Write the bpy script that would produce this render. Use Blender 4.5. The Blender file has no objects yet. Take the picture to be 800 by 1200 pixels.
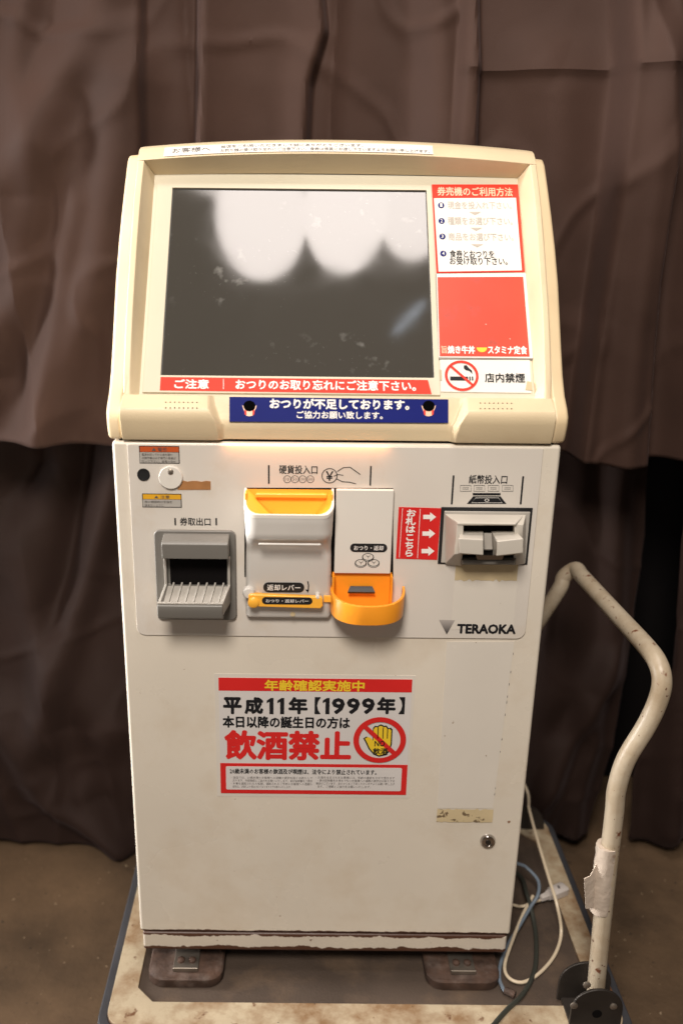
import bpy, bmesh, math, random
from mathutils import Vector, Matrix, noise
random.seed(7)
sc = bpy.context.scene
COL = sc.collection

# ------------------------------------------------------------------ camera
Z0 = 0.235                                  # underside of the cabinet above the floor
F_, CX_, CY_ = 1062.0, 350.0, 600.0         # focal length and optical centre in photograph pixels
CAM = Vector((-0.0432, -1.0236, 0.9757 + Z0))
_p = math.radians(18.7); _r = 0.010
_R = Vector((1, 0, 0)); _U = Vector((0, math.sin(_p), math.cos(_p))); FWD = Vector((0, math.cos(_p), -math.sin(_p)))
RIGHT = math.cos(_r) * _R + math.sin(_r) * _U
UP = math.cos(_r) * _U - math.sin(_r) * _R
cam = bpy.data.cameras.new('camera'); cam_o = bpy.data.objects.new('camera', cam); COL.objects.link(cam_o)
M3 = Matrix((RIGHT, UP, -FWD)).transposed()
cam_o.matrix_world = Matrix.Translation(CAM) @ M3.to_4x4()
cam.sensor_width = 36; cam.sensor_fit = 'AUTO'; cam.lens = 36 * F_ / 1200
cam.shift_x = 50 / 1200
cam.clip_start = 0.02; cam.clip_end = 60
cam.dof.use_dof = True; cam.dof.focus_distance = 1.14; cam.dof.aperture_fstop = 2.8
sc.camera = cam_o
# ------------------------------------------------------------------ light
sc.view_settings.view_transform = 'Standard'; sc.view_settings.look = 'None'
sc.view_settings.exposure = 0.0; sc.view_settings.gamma = 1.0
w = bpy.data.worlds.new('World'); sc.world = w; w.use_nodes = True
w.node_tree.nodes['Background'].inputs[0].default_value = (0.95, 0.88, 0.80, 1)
w.node_tree.nodes['Background'].inputs[1].default_value = 0.07

def lamp(name, loc, target, sx, sy, power, color, shape='ELLIPSE', spread=180):
    l = bpy.data.lights.new(name, 'AREA'); l.shape = shape; l.size = sx; l.size_y = sy
    l.energy = power; l.color = color; l.spread = math.radians(spread)
    o = bpy.data.objects.new(name, l); COL.objects.link(o)
    d = Vector(target) - Vector(loc)
    o.matrix_world = Matrix.Translation(Vector(loc)) @ d.to_track_quat('-Z', 'Y').to_matrix().to_4x4()
    return o
# three ceiling lamps (seen mirrored in the dark screen) above and in front of the machine
WARM = (1.0, 0.90, 0.84)
for lx, ly, sx, sy, pw in ((-0.163, -0.305, .268, .38, 3.7), (0.085, -0.285, .246, .37, 3.4), (0.290, -0.25, .225, .35, 2.8), (-0.02, -0.115, .80, .36, 6.3)):
    lamp('overhead_lamp', (lx, ly, 2.75), (lx, ly, 0), sx, sy, pw, WARM)
sl_ = lamp('small_lamp', (0.295, -0.605, 2.74), (0.295, -0.605, 0), .030, .15, .055, (.75, .86, 1.0))
sl_.matrix_world = sl_.matrix_world @ Matrix.Rotation(math.radians(-38), 4, 'Z')
lamp('overhead_lamp', (-0.35, -1.75, 2.75), (0, 0, .8), .75, .75, 78, (1.0, .92, .83))  # added key light, placed where the screen does not mirror it
lamp('front_fill', (-0.7, -2.6, 1.5), (0, 0, .6), .7, .7, 7, (1.0, .90, .80))  # added soft fill from behind the view, lifts the front faces
lamp('side_lamp', (-1.55, .10, 1.05), (-.26, .0, .9), .14, 1.3, 11, (1.0, .97, .94), 'RECTANGLE', 60)
# ------------------------------------------------------------------ pixel of the photograph -> point on a plane
def ray(u, v): return RIGHT * ((u - CX_) / F_) + UP * ((CY_ - v) / F_) + FWD
def Py(u, v, y=0.0):
    d = ray(u, v); return CAM + d * ((y - CAM.y) / d.y)
def Pz(u, v, z):
    d = ray(u, v); return CAM + d * ((z - CAM.z) / d.z)
class Plane:
    def __init__(s, O, xa, up):
        s.O = Vector(O); s.x = Vector(xa).normalized(); s.u = Vector(up).normalized(); s.n = s.x.cross(s.u)
    def ab(s, u, v):
        d = ray(u, v); P = CAM + d * ((s.O - CAM).dot(s.n) / d.dot(s.n)); P = P - s.O
        return (P.dot(s.x), P.dot(s.u))
    def pt(s, a, b, h=0.0): return s.O + s.x * a + s.u * b + s.n * h
    def rect(s, u0, v0, u1, v1):
        a = [s.ab(u0, v0), s.ab(u1, v0), s.ab(u1, v1), s.ab(u0, v1)]
        return ((a[0][0] + a[3][0]) / 2, (a[2][1] + a[3][1]) / 2, (a[1][0] + a[2][0]) / 2, (a[0][1] + a[1][1]) / 2)
FRONT = Plane((0, 0, Z0), (1, 0, 0), (0, 0, 1))
LEAN = math.radians(37)
SCR = Plane((0, .036, .784 + Z0), (1, 0, 0), (0, math.sin(LEAN), math.cos(LEAN)))

# ------------------------------------------------------------------ materials
def new_mat(name):
    m = bpy.data.materials.new(name); m.use_nodes = True
    nt = m.node_tree; return m, nt, nt.nodes['Principled BSDF']
def N(nt, t, **k):
    n = nt.nodes.new(t)
    for a, b in k.items(): setattr(n, a, b)
    return n
def mat(name, col, rough=.5, metal=0.0, var=.12, vscale=6, bump=0.0, bscale=200, spots=None, spec=.5, ior=None, coat=0, emis=None, grime=None):
    """painted / moulded surface: large soft colour variation, fine relief, optional wear spots of another colour"""
    m, nt, b = new_mat(name); L = nt.links
    tc = N(nt, 'ShaderNodeTexCoord')
    n1 = N(nt, 'ShaderNodeTexNoise'); n1.inputs['Scale'].default_value = vscale; n1.inputs['Detail'].default_value = 6
    L.new(tc.outputs['Object'], n1.inputs['Vector'])
    mr = N(nt, 'ShaderNodeMapRange'); mr.inputs[1].default_value = .3; mr.inputs[2].default_value = .7
    mr.inputs[3].default_value = 1 - var; mr.inputs[4].default_value = 1 + var * .5
    L.new(n1.outputs[0], mr.inputs[0])
    mx = N(nt, 'ShaderNodeVectorMath', operation='SCALE'); mx.inputs[0].default_value = col[:3]
    L.new(mr.outputs[0], mx.inputs['Scale'])
    out = mx.outputs[0]
    def blend(col2, fac, out):
        mm = N(nt, 'ShaderNodeMix', data_type='RGBA'); mm.inputs['B'].default_value = (*col2, 1)
        L.new(out, mm.inputs['A']); L.new(fac, mm.inputs['Factor']); return mm.outputs['Result']
    if grime:      # (colour, scale, threshold, softness, strength)
        g = N(nt, 'ShaderNodeTexNoise'); g.inputs['Scale'].default_value = grime[1]; g.inputs['Detail'].default_value = 10; g.inputs['Roughness'].default_value = .65
        L.new(tc.outputs['Object'], g.inputs['Vector'])
        r = N(nt, 'ShaderNodeMapRange'); r.inputs[1].default_value = grime[2]; r.inputs[2].default_value = grime[2] + grime[3]; r.inputs[4].default_value = grime[4]
        L.new(g.outputs[0], r.inputs[0]); out = blend(grime[0], r.outputs[0], out)
    if spots:
        for (c2, sc_, thr, soft) in spots:
            s = N(nt, 'ShaderNodeTexNoise'); s.inputs['Scale'].default_value = sc_; s.inputs['Detail'].default_value = 4
            L.new(tc.outputs['Object'], s.inputs['Vector'])
            r = N(nt, 'ShaderNodeMapRange'); r.inputs[1].default_value = thr; r.inputs[2].default_value = thr + soft
            L.new(s.outputs[0], r.inputs[0]); out = blend(c2, r.outputs[0], out)
    L.new(out, b.inputs['Base Color'])
    rr = N(nt, 'ShaderNodeMapRange'); rr.inputs[3].default_value = rough * .8; rr.inputs[4].default_value = min(1, rough * 1.2)
    L.new(n1.outputs[0], rr.inputs[0]); L.new(rr.outputs[0], b.inputs['Roughness'])
    b.inputs['Metallic'].default_value = metal; b.inputs['Specular IOR Level'].default_value = spec
    if coat: b.inputs['Coat Weight'].default_value = coat
    if bump:
        bn = N(nt, 'ShaderNodeTexNoise'); bn.inputs['Scale'].default_value = bscale; bn.inputs['Detail'].default_value = 5
        L.new(tc.outputs['Object'], bn.inputs['Vector'])
        bp = N(nt, 'ShaderNodeBump'); bp.inputs['Strength'].default_value = bump; bp.inputs['Distance'].default_value = .002
        L.new(bn.outputs[0], bp.inputs['Height']); L.new(bp.outputs[0], b.inputs['Normal'])
    return m
def rust_edges(m, zlo, zhi, scale=60, col=(.075, .028, .014), up=False):
    """chipped rust that thickens towards one edge (object z between zlo and zhi)"""
    nt = m.node_tree; L = nt.links; b = nt.nodes['Principled BSDF']
    src = b.inputs['Base Color'].links[0].from_socket
    tc = N(nt, 'ShaderNodeTexCoord'); sx = N(nt, 'ShaderNodeSeparateXYZ'); L.new(tc.outputs['Object'], sx.inputs[0])
    mr = N(nt, 'ShaderNodeMapRange'); mr.inputs[1].default_value = zlo; mr.inputs[2].default_value = zhi
    mr.inputs[3].default_value = 1; mr.inputs[4].default_value = 0
    L.new(sx.outputs[2], mr.inputs[0])
    mp = N(nt, 'ShaderNodeMapping'); mp.inputs['Scale'].default_value = (.8, .8, 1.2); L.new(tc.outputs['Object'], mp.inputs[0])
    n = N(nt, 'ShaderNodeTexNoise'); n.inputs['Scale'].default_value = scale; n.inputs['Detail'].default_value = 8; n.inputs['Roughness'].default_value = .7
    L.new(mp.outputs[0], n.inputs['Vector'])
    ad = N(nt, 'ShaderNodeMath', operation='ADD'); L.new(mr.outputs[0], ad.inputs[0]); L.new(n.outputs[0], ad.inputs[1])
    nl = N(nt, 'ShaderNodeTexNoise'); nl.inputs['Scale'].default_value = 26; nl.inputs['Detail'].default_value = 6; L.new(tc.outputs['Object'], nl.inputs['Vector'])
    ad2 = N(nt, 'ShaderNodeMath', operation='ADD'); L.new(ad.outputs[0], ad2.inputs[0]); L.new(nl.outputs[0], ad2.inputs[1])
    r2 = N(nt, 'ShaderNodeMapRange'); r2.inputs[1].default_value = 1.61; r2.inputs[2].default_value = 1.66; L.new(ad2.outputs[0], r2.inputs[0])
    mm = N(nt, 'ShaderNodeMix', data_type='RGBA'); mm.inputs['B'].default_value = (*col, 1)
    L.new(src, mm.inputs['A']); L.new(r2.outputs[0], mm.inputs['Factor']); L.new(mm.outputs['Result'], b.inputs['Base Color'])

BROWN = (.16, .09, .05); RUST = (.10, .035, .016)
M = {}
M['cream'] = mat('aged_cream_plastic', (.66, .535, .35), .40, spec=.35, var=.07, vscale=9, bump=.12, bscale=500, grime=((.46, .31, .16), 11, .54, .25, .30))
M['cream_side'] = mat('yellowed_cream_plastic', (.70, .545, .34), .42, var=.08, vscale=12, bump=.06, bscale=500)
M['plate'] = mat('pale_cream_plastic', (.60, .545, .42), .5, spec=.25, var=.05, vscale=8, grime=((.5, .38, .24), 20, .62, .2, .25))
M['body'] = mat('off_white_painted_steel', (.68, .615, .52), .28, var=.065, vscale=5, bump=.05, bscale=350, spots=[((.26, .15, .09), 85, .765, .02)], grime=((.50, .38, .25), 9, .50, .28, .42))
M['body2'] = mat('off_white_painted_plinth', (.62, .55, .46), .42, var=.06, vscale=9, bump=.1, bscale=260, spots=[(RUST, 60, .70, .03)])
rust_edges(M['body2'], .0430, .0560, 90); rust_edges(M['body2'], .0700, .0600, 120)
M['panel'] = mat('warm_grey_panel_film', (.62, .57, .51), .36, var=.03, vscale=7, bump=.03, bscale=400, grime=((.50, .38, .25), 13, .54, .25, .40))
M['film'] = mat('clear_tape_film', (.655, .605, .535), .26, var=.03, vscale=10, spots=[((.3, .22, .15), 110, .73, .03)])
M['residue'] = mat('yellow_tape_residue', (.56, .45, .27), .7, var=.12, vscale=30, spots=[((.16, .11, .06), 120, .585, .05)])
M['residue2'] = mat('faint_tape_residue', (.54, .43, .26), .6, var=.10, vscale=40)
M['white'] = mat('white_moulded_plastic', (.68, .64, .58), .3, var=.04, vscale=10)
M['greyw'] = mat('pale_grey_moulded_plastic', (.64, .61, .57), .3, var=.05, vscale=14, grime=((.38, .31, .24), 22, .58, .2, .25))
M['grey'] = mat('mid_grey_plastic', (.15, .14, .125), .42, var=.05, vscale=12, bump=.05, bscale=500)
M['greyl'] = mat('light_grey_tray_plastic', (.40, .37, .33), .35, var=.08, vscale=20)
M['billl'] = mat('beige_grey_plastic', (.52, .48, .42), .38, var=.05, vscale=14)
M['orange'] = mat('orange_yellow_plastic', (.95, .46, .050), .3, var=.05, vscale=16, coat=.2)
M['orange2'] = mat('deep_orange_plastic', (.86, .31, .02), .34, var=.08, vscale=16, bump=.05, bscale=300, grime=((.50, .17, .03), 26, .55, .2, .5))
M['black'] = mat('black_plastic', (.012, .012, .013), .45, var=.1)
M['dark'] = mat('hollow_shade_black', (.006, .005, .005), .9, var=.1, spec=.05)  # near black: shade of holes and slots put into the colour
M['ink'] = mat('black_ink', (.012, .012, .014), .55, var=.05, spec=.2)
M['hair'] = mat('black_print', (.003, .003, .003), .8, var=.05, spec=.0)
M['inkgrey'] = mat('faded_grey_ink', (.44, .39, .33), .5, var=.1)
M['inkmid'] = mat('worn_black_ink', (.10, .085, .08), .5, var=.1)
M['red'] = mat('red_print', (.62, .022, .020), .5, spec=.22, var=.05, vscale=20)
M['redb'] = mat('bright_red_print', (.74, .050, .030), .5, spec=.12, var=.05, vscale=20)
M['redp'] = mat('faded_red_card', (.70, .065, .035), .42, spec=.3, var=.10, vscale=12, grime=((.35, .07, .05), 30, .56, .12, .8), spots=[((.86, .50, .42), 100, .72, .03)])
M['pwhite'] = mat('white_print', (.72, .69, .64), .5, spec=.22, var=.03)
M['poster'] = mat('poster_white', (.62, .585, .565), .5, spec=.22, var=.03)
M['lett'] = mat('white_lettering', (.80, .76, .72), .5, spec=.1, var=.02)
M['yel'] = mat('yellow_print', (.80, .55, .03), .4, var=.03)
M['skin'] = mat('peach_print', (.80, .50, .33), .4, var=.03)
M['blue'] = mat('deep_blue_print', (.006, .011, .13), .5, spec=.08, var=.05)
M['worange'] = mat('warning_orange_print', (.50, .085, .018), .4, var=.05)
M['wyel'] = mat('warning_yellow_print', (.70, .36, .02), .4, var=.05)
M['label'] = mat('silver_label', (.40, .375, .34), .4, var=.05)
M['tape'] = mat('brown_tape', (.36, .165, .06), .45, var=.15, vscale=60)
M['chrome'] = mat('chromed_steel', (.55, .52, .50), .16, 1.0, var=.1)
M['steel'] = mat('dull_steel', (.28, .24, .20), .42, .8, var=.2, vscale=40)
M['foot'] = mat('rusty_brown_iron', (.075, .040, .026), .75, .1, var=.5, vscale=45, bump=.7, bscale=120, grime=((.16, .12, .10), 40, .5, .2, .6))
M['cart'] = mat('worn_cream_cart_paint', (.47, .385, .265), .6, var=.14, vscale=10, bump=.2, bscale=150, grime=((.21, .11, .045), 19, .41, .24, .92), spots=[((.14, .06, .025), 42, .66, .05), ((.05, .025, .015), 95, .72, .02)])
rust_edges(M['cart'], .161, .166, 40, (.13, .06, .03))
M['tube'] = mat('worn_cream_tube_paint', (.46, .385, .285), .40, var=.08, vscale=14, bump=.1, bscale=200, spots=[((.16, .06, .03), 60, .66, .05), ((.09, .03, .016), 150, .68, .03)], grime=((.30, .21, .12), 16, .46, .22, .65))
M['bumper'] = mat('blue_grey_rubber', (.040, .040, .046), .6, var=.2, vscale=20, bump=.2, bscale=200)
M['mat'] = mat('worn_rubber_mat', (.078, .055, .041), .55, var=.25, vscale=7, bump=.3, bscale=260, grime=((.20, .13, .08), 12, .50, .25, .5))
M['iron'] = mat('black_iron', (.038, .031, .026), .5, .4, var=.3, vscale=20)
M['ctape'] = mat('wrinkled_white_tape', (.55, .46, .38), .4, var=.12, vscale=40, bump=.8, bscale=90, grime=((.25, .13, .07), 50, .62, .1, .8))
M['cordw'] = mat('ivory_cord', (.70, .58, .42), .4, var=.05)
M['cordb'] = mat('blue_cord', (.17, .21, .26), .4, var=.08)
M['cordk'] = mat('dark_green_grey_cord', (.040, .042, .034), .45, var=.1)
M['plug'] = mat('white_plug', (.62, .56, .52), .35, var=.05)
M['rubber'] = mat('grey_tyre_rubber', (.05, .05, .05), .6)

# screen: near-black glass with dust specks
m, nt, b = new_mat('dusty_dark_screen_glass'); L = nt.links
tc = N(nt, 'ShaderNodeTexCoord')
n1 = N(nt, 'ShaderNodeTexNoise'); n1.inputs['Scale'].default_value = 45; n1.inputs['Detail'].default_value = 3; L.new(tc.outputs['Object'], n1.inputs['Vector'])
r1 = N(nt, 'ShaderNodeMapRange'); r1.inputs[1].default_value = .63; r1.inputs[2].default_value = .80; r1.inputs[4].default_value = .6; L.new(n1.outputs[0], r1.inputs[0])
n2 = N(nt, 'ShaderNodeTexNoise'); n2.inputs['Scale'].default_value = 320; n2.inputs['Detail'].default_value = 2; L.new(tc.outputs['Object'], n2.inputs['Vector'])
r2 = N(nt, 'ShaderNodeMapRange'); r2.inputs[1].default_value = .70; r2.inputs[2].default_value = .76; r2.inputs[4].default_value = .35; L.new(n2.outputs[0], r2.inputs[0])
mxm = N(nt, 'ShaderNodeMath', operation='MAXIMUM'); L.new(r1.outputs[0], mxm.inputs[0]); L.new(r2.outputs[0], mxm.inputs[1])
cl = N(nt, 'ShaderNodeMapRange'); cl.inputs[1].default_value = .46; cl.inputs[2].default_value = .60; cn_ = N(nt, 'ShaderNodeTexNoise'); cn_.inputs['Scale'].default_value = 8; L.new(tc.outputs['Object'], cn_.inputs['Vector']); L.new(cn_.outputs[0], cl.inputs[0])
mu = N(nt, 'ShaderNodeMath', operation='MULTIPLY'); L.new(mxm.outputs[0], mu.inputs[0]); L.new(cl.outputs[0], mu.inputs[1]); mxm = mu
mm = N(nt, 'ShaderNodeMix', data_type='RGBA'); mm.inputs['A'].default_value = (.050, .045, .038, 1); mm.inputs['B'].default_value = (.30, .29, .27, 1)
L.new(mxm.outputs[0], mm.inputs['Factor']); L.new(mm.outputs['Result'], b.inputs['Base Color'])
n3 = N(nt, 'ShaderNodeTexNoise'); n3.inputs['Scale'].default_value = 3; n3.inputs['Detail'].default_value = 3; L.new(tc.outputs['Object'], n3.inputs['Vector'])
bp = N(nt, 'ShaderNodeBump'); bp.inputs['Strength'].default_value = .12; bp.inputs['Distance'].default_value = .003; L.new(n3.outputs[0], bp.inputs['Height']); L.new(bp.outputs[0], b.inputs['Normal'])
sr = N(nt, 'ShaderNodeMapRange'); sr.inputs[1].default_value = .35; sr.inputs[2].default_value = .7; sr.inputs[3].default_value = .050; sr.inputs[4].default_value = .085; sn_ = N(nt, 'ShaderNodeTexNoise'); sn_.inputs['Scale'].default_value = 9; sn_.inputs['Detail'].default_value = 6; sn_.inputs['Distortion'].default_value = 1.5; L.new(tc.outputs['Object'], sn_.inputs['Vector']); L.new(sn_.outputs[0], sr.inputs[0]); L.new(sr.outputs[0], b.inputs['Roughness'])
b.inputs['IOR'].default_value = 1.6
M['screen'] = m

# curtain cloth
def cloth(name, col):
    m, nt, b = new_mat(name); L = nt.links
    tc = N(nt, 'ShaderNodeTexCoord')
    n = N(nt, 'ShaderNodeTexNoise'); n.inputs['Scale'].default_value = 5; n.inputs['Detail'].default_value = 8; L.new(tc.outputs['Object'], n.inputs['Vector'])
    mr = N(nt, 'ShaderNodeMapRange'); mr.inputs[1].default_value = .3; mr.inputs[2].default_value = .7; mr.inputs[3].default_value = .85; mr.inputs[4].default_value = 1.12; L.new(n.outputs[0], mr.inputs[0])
    mx = N(nt, 'ShaderNodeVectorMath', operation='SCALE'); mx.inputs[0].default_value = col; L.new(mr.outputs[0], mx.inputs['Scale'])
    L.new(mx.outputs[0], b.inputs['Base Color']); b.inputs['Roughness'].default_value = .72
    b.inputs['Specular IOR Level'].default_value = .18
    b.inputs['Sheen Weight'].default_value = .06; b.inputs['Sheen Roughness'].default_value = .4; b.inputs['Sheen Tint'].default_value = (.8, .6, .6, 1)
    v = N(nt, 'ShaderNodeTexNoise'); v.inputs['Scale'].default_value = 900; v.inputs['Detail'].default_value = 2; L.new(tc.outputs['Object'], v.inputs['Vector'])
    w1 = N(nt, 'ShaderNodeTexNoise'); w1.inputs['Scale'].default_value = 14; w1.inputs['Detail'].default_value = 5; w1.inputs['Distortion'].default_value = .8; L.new(tc.outputs['Object'], w1.inputs['Vector'])
    b1 = N(nt, 'ShaderNodeBump'); b1.inputs['Strength'].default_value = .18; b1.inputs['Distance'].default_value = .005; L.new(w1.outputs[0], b1.inputs['Height'])
    b2 = N(nt, 'ShaderNodeBump'); b2.inputs['Strength'].default_value = .25; b2.inputs['Distance'].default_value = .001; L.new(v.outputs[0], b2.inputs['Height']); L.new(b1.outputs[0], b2.inputs['Normal'])
    L.new(b2.outputs[0], b.inputs['Normal'])
    return m
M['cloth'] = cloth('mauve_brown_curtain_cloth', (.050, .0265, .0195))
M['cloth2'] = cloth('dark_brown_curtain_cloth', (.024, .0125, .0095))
# floor
m, nt, b = new_mat('stained_brown_concrete'); L = nt.links
tc = N(nt, 'ShaderNodeTexCoord')
n = N(nt, 'ShaderNodeTexNoise'); n.inputs['Scale'].default_value = 5; n.inputs['Detail'].default_value = 12; n.inputs['Roughness'].default_value = .62; L.new(tc.outputs['Object'], n.inputs['Vector'])
cr = N(nt, 'ShaderNodeValToRGB'); e = cr.color_ramp.elements; e[0].position = .32; e[0].color = (.050, .029, .014, 1); e[1].position = .72; e[1].color = (.155, .094, .050, 1); L.new(n.outputs[0], cr.inputs[0])
s = N(nt, 'ShaderNodeTexNoise'); s.inputs['Scale'].default_value = 110; s.inputs['Detail'].default_value = 3; L.new(tc.outputs['Object'], s.inputs['Vector'])
r = N(nt, 'ShaderNodeMapRange'); r.inputs[1].default_value = .70; r.inputs[2].default_value = .74; L.new(s.outputs[0], r.inputs[0])
mm = N(nt, 'ShaderNodeMix', data_type='RGBA'); mm.inputs['B'].default_value = (.34, .25, .16, 1); L.new(cr.outputs[0], mm.inputs['A']); L.new(r.outputs[0], mm.inputs['Factor'])
s2 = N(nt, 'ShaderNodeTexNoise'); s2.inputs['Scale'].default_value = 70; s2.inputs['Detail'].default_value = 2; L.new(tc.outputs['Object'], s2.inputs['Vector'])
r3 = N(nt, 'ShaderNodeMapRange'); r3.inputs[1].default_value = .69; r3.inputs[2].default_value = .75; r3.inputs[4].default_value = .8; L.new(s2.outputs[0], r3.inputs[0])
mm2 = N(nt, 'ShaderNodeMix', data_type='RGBA'); mm2.inputs['B'].default_value = (.02, .013, .008, 1); L.new(mm.outputs['Result'], mm2.inputs['A']); L.new(r3.outputs[0], mm2.inputs['Factor'])
L.new(mm2.outputs['Result'], b.inputs['Base Color']); b.inputs['Roughness'].default_value = .7
bp = N(nt, 'ShaderNodeBump'); bp.inputs['Strength'].default_value = .5; bp.inputs['Distance'].default_value = .002; L.new(s.outputs[0], bp.inputs['Height']); L.new(bp.outputs[0], b.inputs['Normal'])
M['floor'] = m
M['wall'] = mat('dark_back_wall', (.006, .005, .005), .95, spec=.05)

# ------------------------------------------------------------------ mesh helpers
WORLD = {}
class MB:
    def __init__(s): s.v = []; s.f = []
    def add(s, vs, fs):
        k = len(s.v); s.v += [Vector(q) for q in vs]; s.f += [tuple(i + k for i in f) for f in fs]; return s
    def box(s, x0, x1, y0, y1, z0, z1):
        return s.add([(x0, y0, z0), (x1, y0, z0), (x1, y1, z0), (x0, y1, z0), (x0, y0, z1), (x1, y0, z1), (x1, y1, z1), (x0, y1, z1)],
                     [(0, 3, 2, 1), (4, 5, 6, 7), (0, 1, 5, 4), (1, 2, 6, 5), (2, 3, 7, 6), (3, 0, 4, 7)])
    def prism(s, poly, off):
        """poly: list of 3-D points (planar), extruded by the vector off"""
        n = len(poly); off = Vector(off); P = [Vector(q) for q in poly]
        return s.add(P + [q + off for q in P], [tuple(range(n)), tuple(range(2 * n - 1, n - 1, -1))] + [(i, i + n, (i + 1) % n + n, (i + 1) % n) for i in range(n)])
    def loft(s, rings, close=True, cap0=False, cap1=False):
        k = len(s.v); n = len(rings[0])
        for r in rings: s.v += [Vector(q) for q in r]
        for i in range(len(rings) - 1):
            for j in range(n if close else n - 1):
                a = k + i * n + j; b = k + i * n + (j + 1) % n
                s.f.append((a, b, b + n, a + n))
        if cap0: s.f.append(tuple(k + j for j in reversed(range(n))))
        if cap1: s.f.append(tuple(k + (len(rings) - 1) * n + j for j in range(n)))
        return s
    def cyl(s, c, axis, r, h, n=24, r2=None, c0=True, c1=True):
        axis = Vector(axis).normalized(); a = axis.orthogonal().normalized(); b = axis.cross(a); c = Vector(c); r2 = r if r2 is None else r2
        ring = lambda rr, hh: [c + axis * hh + (a * math.cos(t) + b * math.sin(t)) * rr for t in [2 * math.pi * i / n for i in range(n)]]
        return s.loft([ring(r, 0), ring(r2, h)], True, c0, c1)
    def lathe(s, c, axis, prof, n=28):
        axis = Vector(axis).normalized(); a = axis.orthogonal().normalized(); b = axis.cross(a); c = Vector(c)
        return s.loft([[c + axis * hh + (a * math.cos(t) + b * math.sin(t)) * rr for t in [2 * math.pi * i / n for i in range(n)]] for rr, hh in prof], True, True, True)
    def tube(s, pts, r, n=14, smooth=6):
        P = [Vector(q) for q in pts]
        if smooth:
            Q = []
            for i in range(len(P) - 1):
                p0 = P[max(i - 1, 0)]; p1 = P[i]; p2 = P[i + 1]; p3 = P[min(i + 2, len(P) - 1)]
                for k in range(smooth):
                    t = k / smooth
                    Q.append(.5 * ((2 * p1) + (p2 - p0) * t + (2 * p0 - 5 * p1 + 4 * p2 - p3) * t * t + (3 * p1 - p0 - 3 * p2 + p3) * t ** 3))
            Q.append(P[-1]); P = Q
        rings = []; ref = None
        for i, q in enumerate(P):
            t = (P[min(i + 1, len(P) - 1)] - P[max(i - 1, 0)]).normalized()
            ref = t.orthogonal().normalized() if ref is None else (ref - t * ref.dot(t)).normalized()
            bb = t.cross(ref); rr = r(i / (len(P) - 1)) if callable(r) else r
            rings.append([q + (ref * math.cos(a) + bb * math.sin(a)) * rr for a in [2 * math.pi * j / n for j in range(n)]])
        return s.loft(rings, True, True, True)
    def build(s, name, m, parent=None, bevel=0, seg=2, smooth=False, ang=35, label=None, recalc=True):
        me = bpy.data.meshes.new(name); o = bpy.data.objects.new(name, me); COL.objects.link(o)
        off = Vector((0, 0, 0))
        if parent is not None:
            while parent.parent is not None and parent.parent.parent is not None: parent = parent.parent   # thing > part > sub-part, no deeper
            off = WORLD[parent.name]; o.parent = parent
        WORLD[o.name] = off
        me.from_pydata([tuple(q - off) for q in s.v], [], s.f)
        if recalc:
            bm = bmesh.new(); bm.from_mesh(me); bmesh.ops.recalc_face_normals(bm, faces=bm.faces); bm.to_mesh(me); bm.free()
        me.materials.append(M[m] if isinstance(m, str) else m)
        if bevel:
            bv = o.modifiers.new('bevel', 'BEVEL'); bv.width = bevel; bv.segments = seg; bv.limit_method = 'ANGLE'; bv.angle_limit = math.radians(ang); bv.harden_normals = False
            wn = None
        if smooth or bevel:
            for p_ in me.polygons: p_.use_smooth = True
            if bevel:
                wn = o.modifiers.new('weighted', 'WEIGHTED_NORMAL'); wn.keep_sharp = False; wn.weight = 80
            else:
                try: me.set_sharp_from_angle(angle=math.radians(40))
                except Exception: pass
        if label: o['label'] = label
        return o
def empty(name, loc, label, cat, group=None):
    o = bpy.data.objects.new(name, None); COL.objects.link(o); o.location = loc; o.empty_display_size = .05
    o['label'] = label; o['category'] = cat
    if group: o['group'] = group
    WORLD[o.name] = Vector(loc); return o

def rrect(x0, y0, x1, y1, r, n=5, corners=(1, 1, 1, 1)):
    """2-D rounded rectangle, counter-clockwise from bottom left"""
    out = []
    for k, (cx, cy, a0) in enumerate(((x0 + r, y0 + r, 180), (x1 - r, y0 + r, 270), (x1 - r, y1 - r, 0), (x0 + r, y1 - r, 90))):
        if corners[k]:
            for i in range(n + 1):
                a = math.radians(a0 + 90 * i / n); out.append((cx + r * math.cos(a), cy + r * math.sin(a)))
        else: out.append(((x0, y0), (x1, y0), (x1, y1), (x0, y1))[k])
    return out
def slab(pl, poly, h, t):
    """solid sheet in plane pl: polygon (a,b), back at height h-t, face at height h"""
    m_ = MB(); m_.prism([pl.pt(a, b, h) for a, b in poly], -pl.n * t); return m_
def decal(name, pl, px, m, parent, h, t=.0006, r=0, label=None):
    x0, y0, x1, y1 = pl.rect(*px)
    poly = rrect(x0, y0, x1, y1, r) if r else [(x0, y0), (x1, y0), (x1, y1), (x0, y1)]
    return slab(pl, poly, h, t).build(name, m, parent, label=label)
def text_mesh(body, bold=0.0, res=2, spacing=1.0):
    c = bpy.data.curves.new('lettering', 'FONT'); c.body = body; c.resolution_u = res; c.offset = bold; c.space_character = spacing
    o = bpy.data.objects.new('lettering', c); COL.objects.link(o)
    me = bpy.data.meshes.new_from_object(o)
    vs = [q.co.copy() for q in me.vertices]; fs = [tuple(p_.vertices) for p_ in me.polygons]
    bpy.data.objects.remove(o); bpy.data.curves.remove(c); bpy.data.meshes.remove(me)
    return vs, fs
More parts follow.
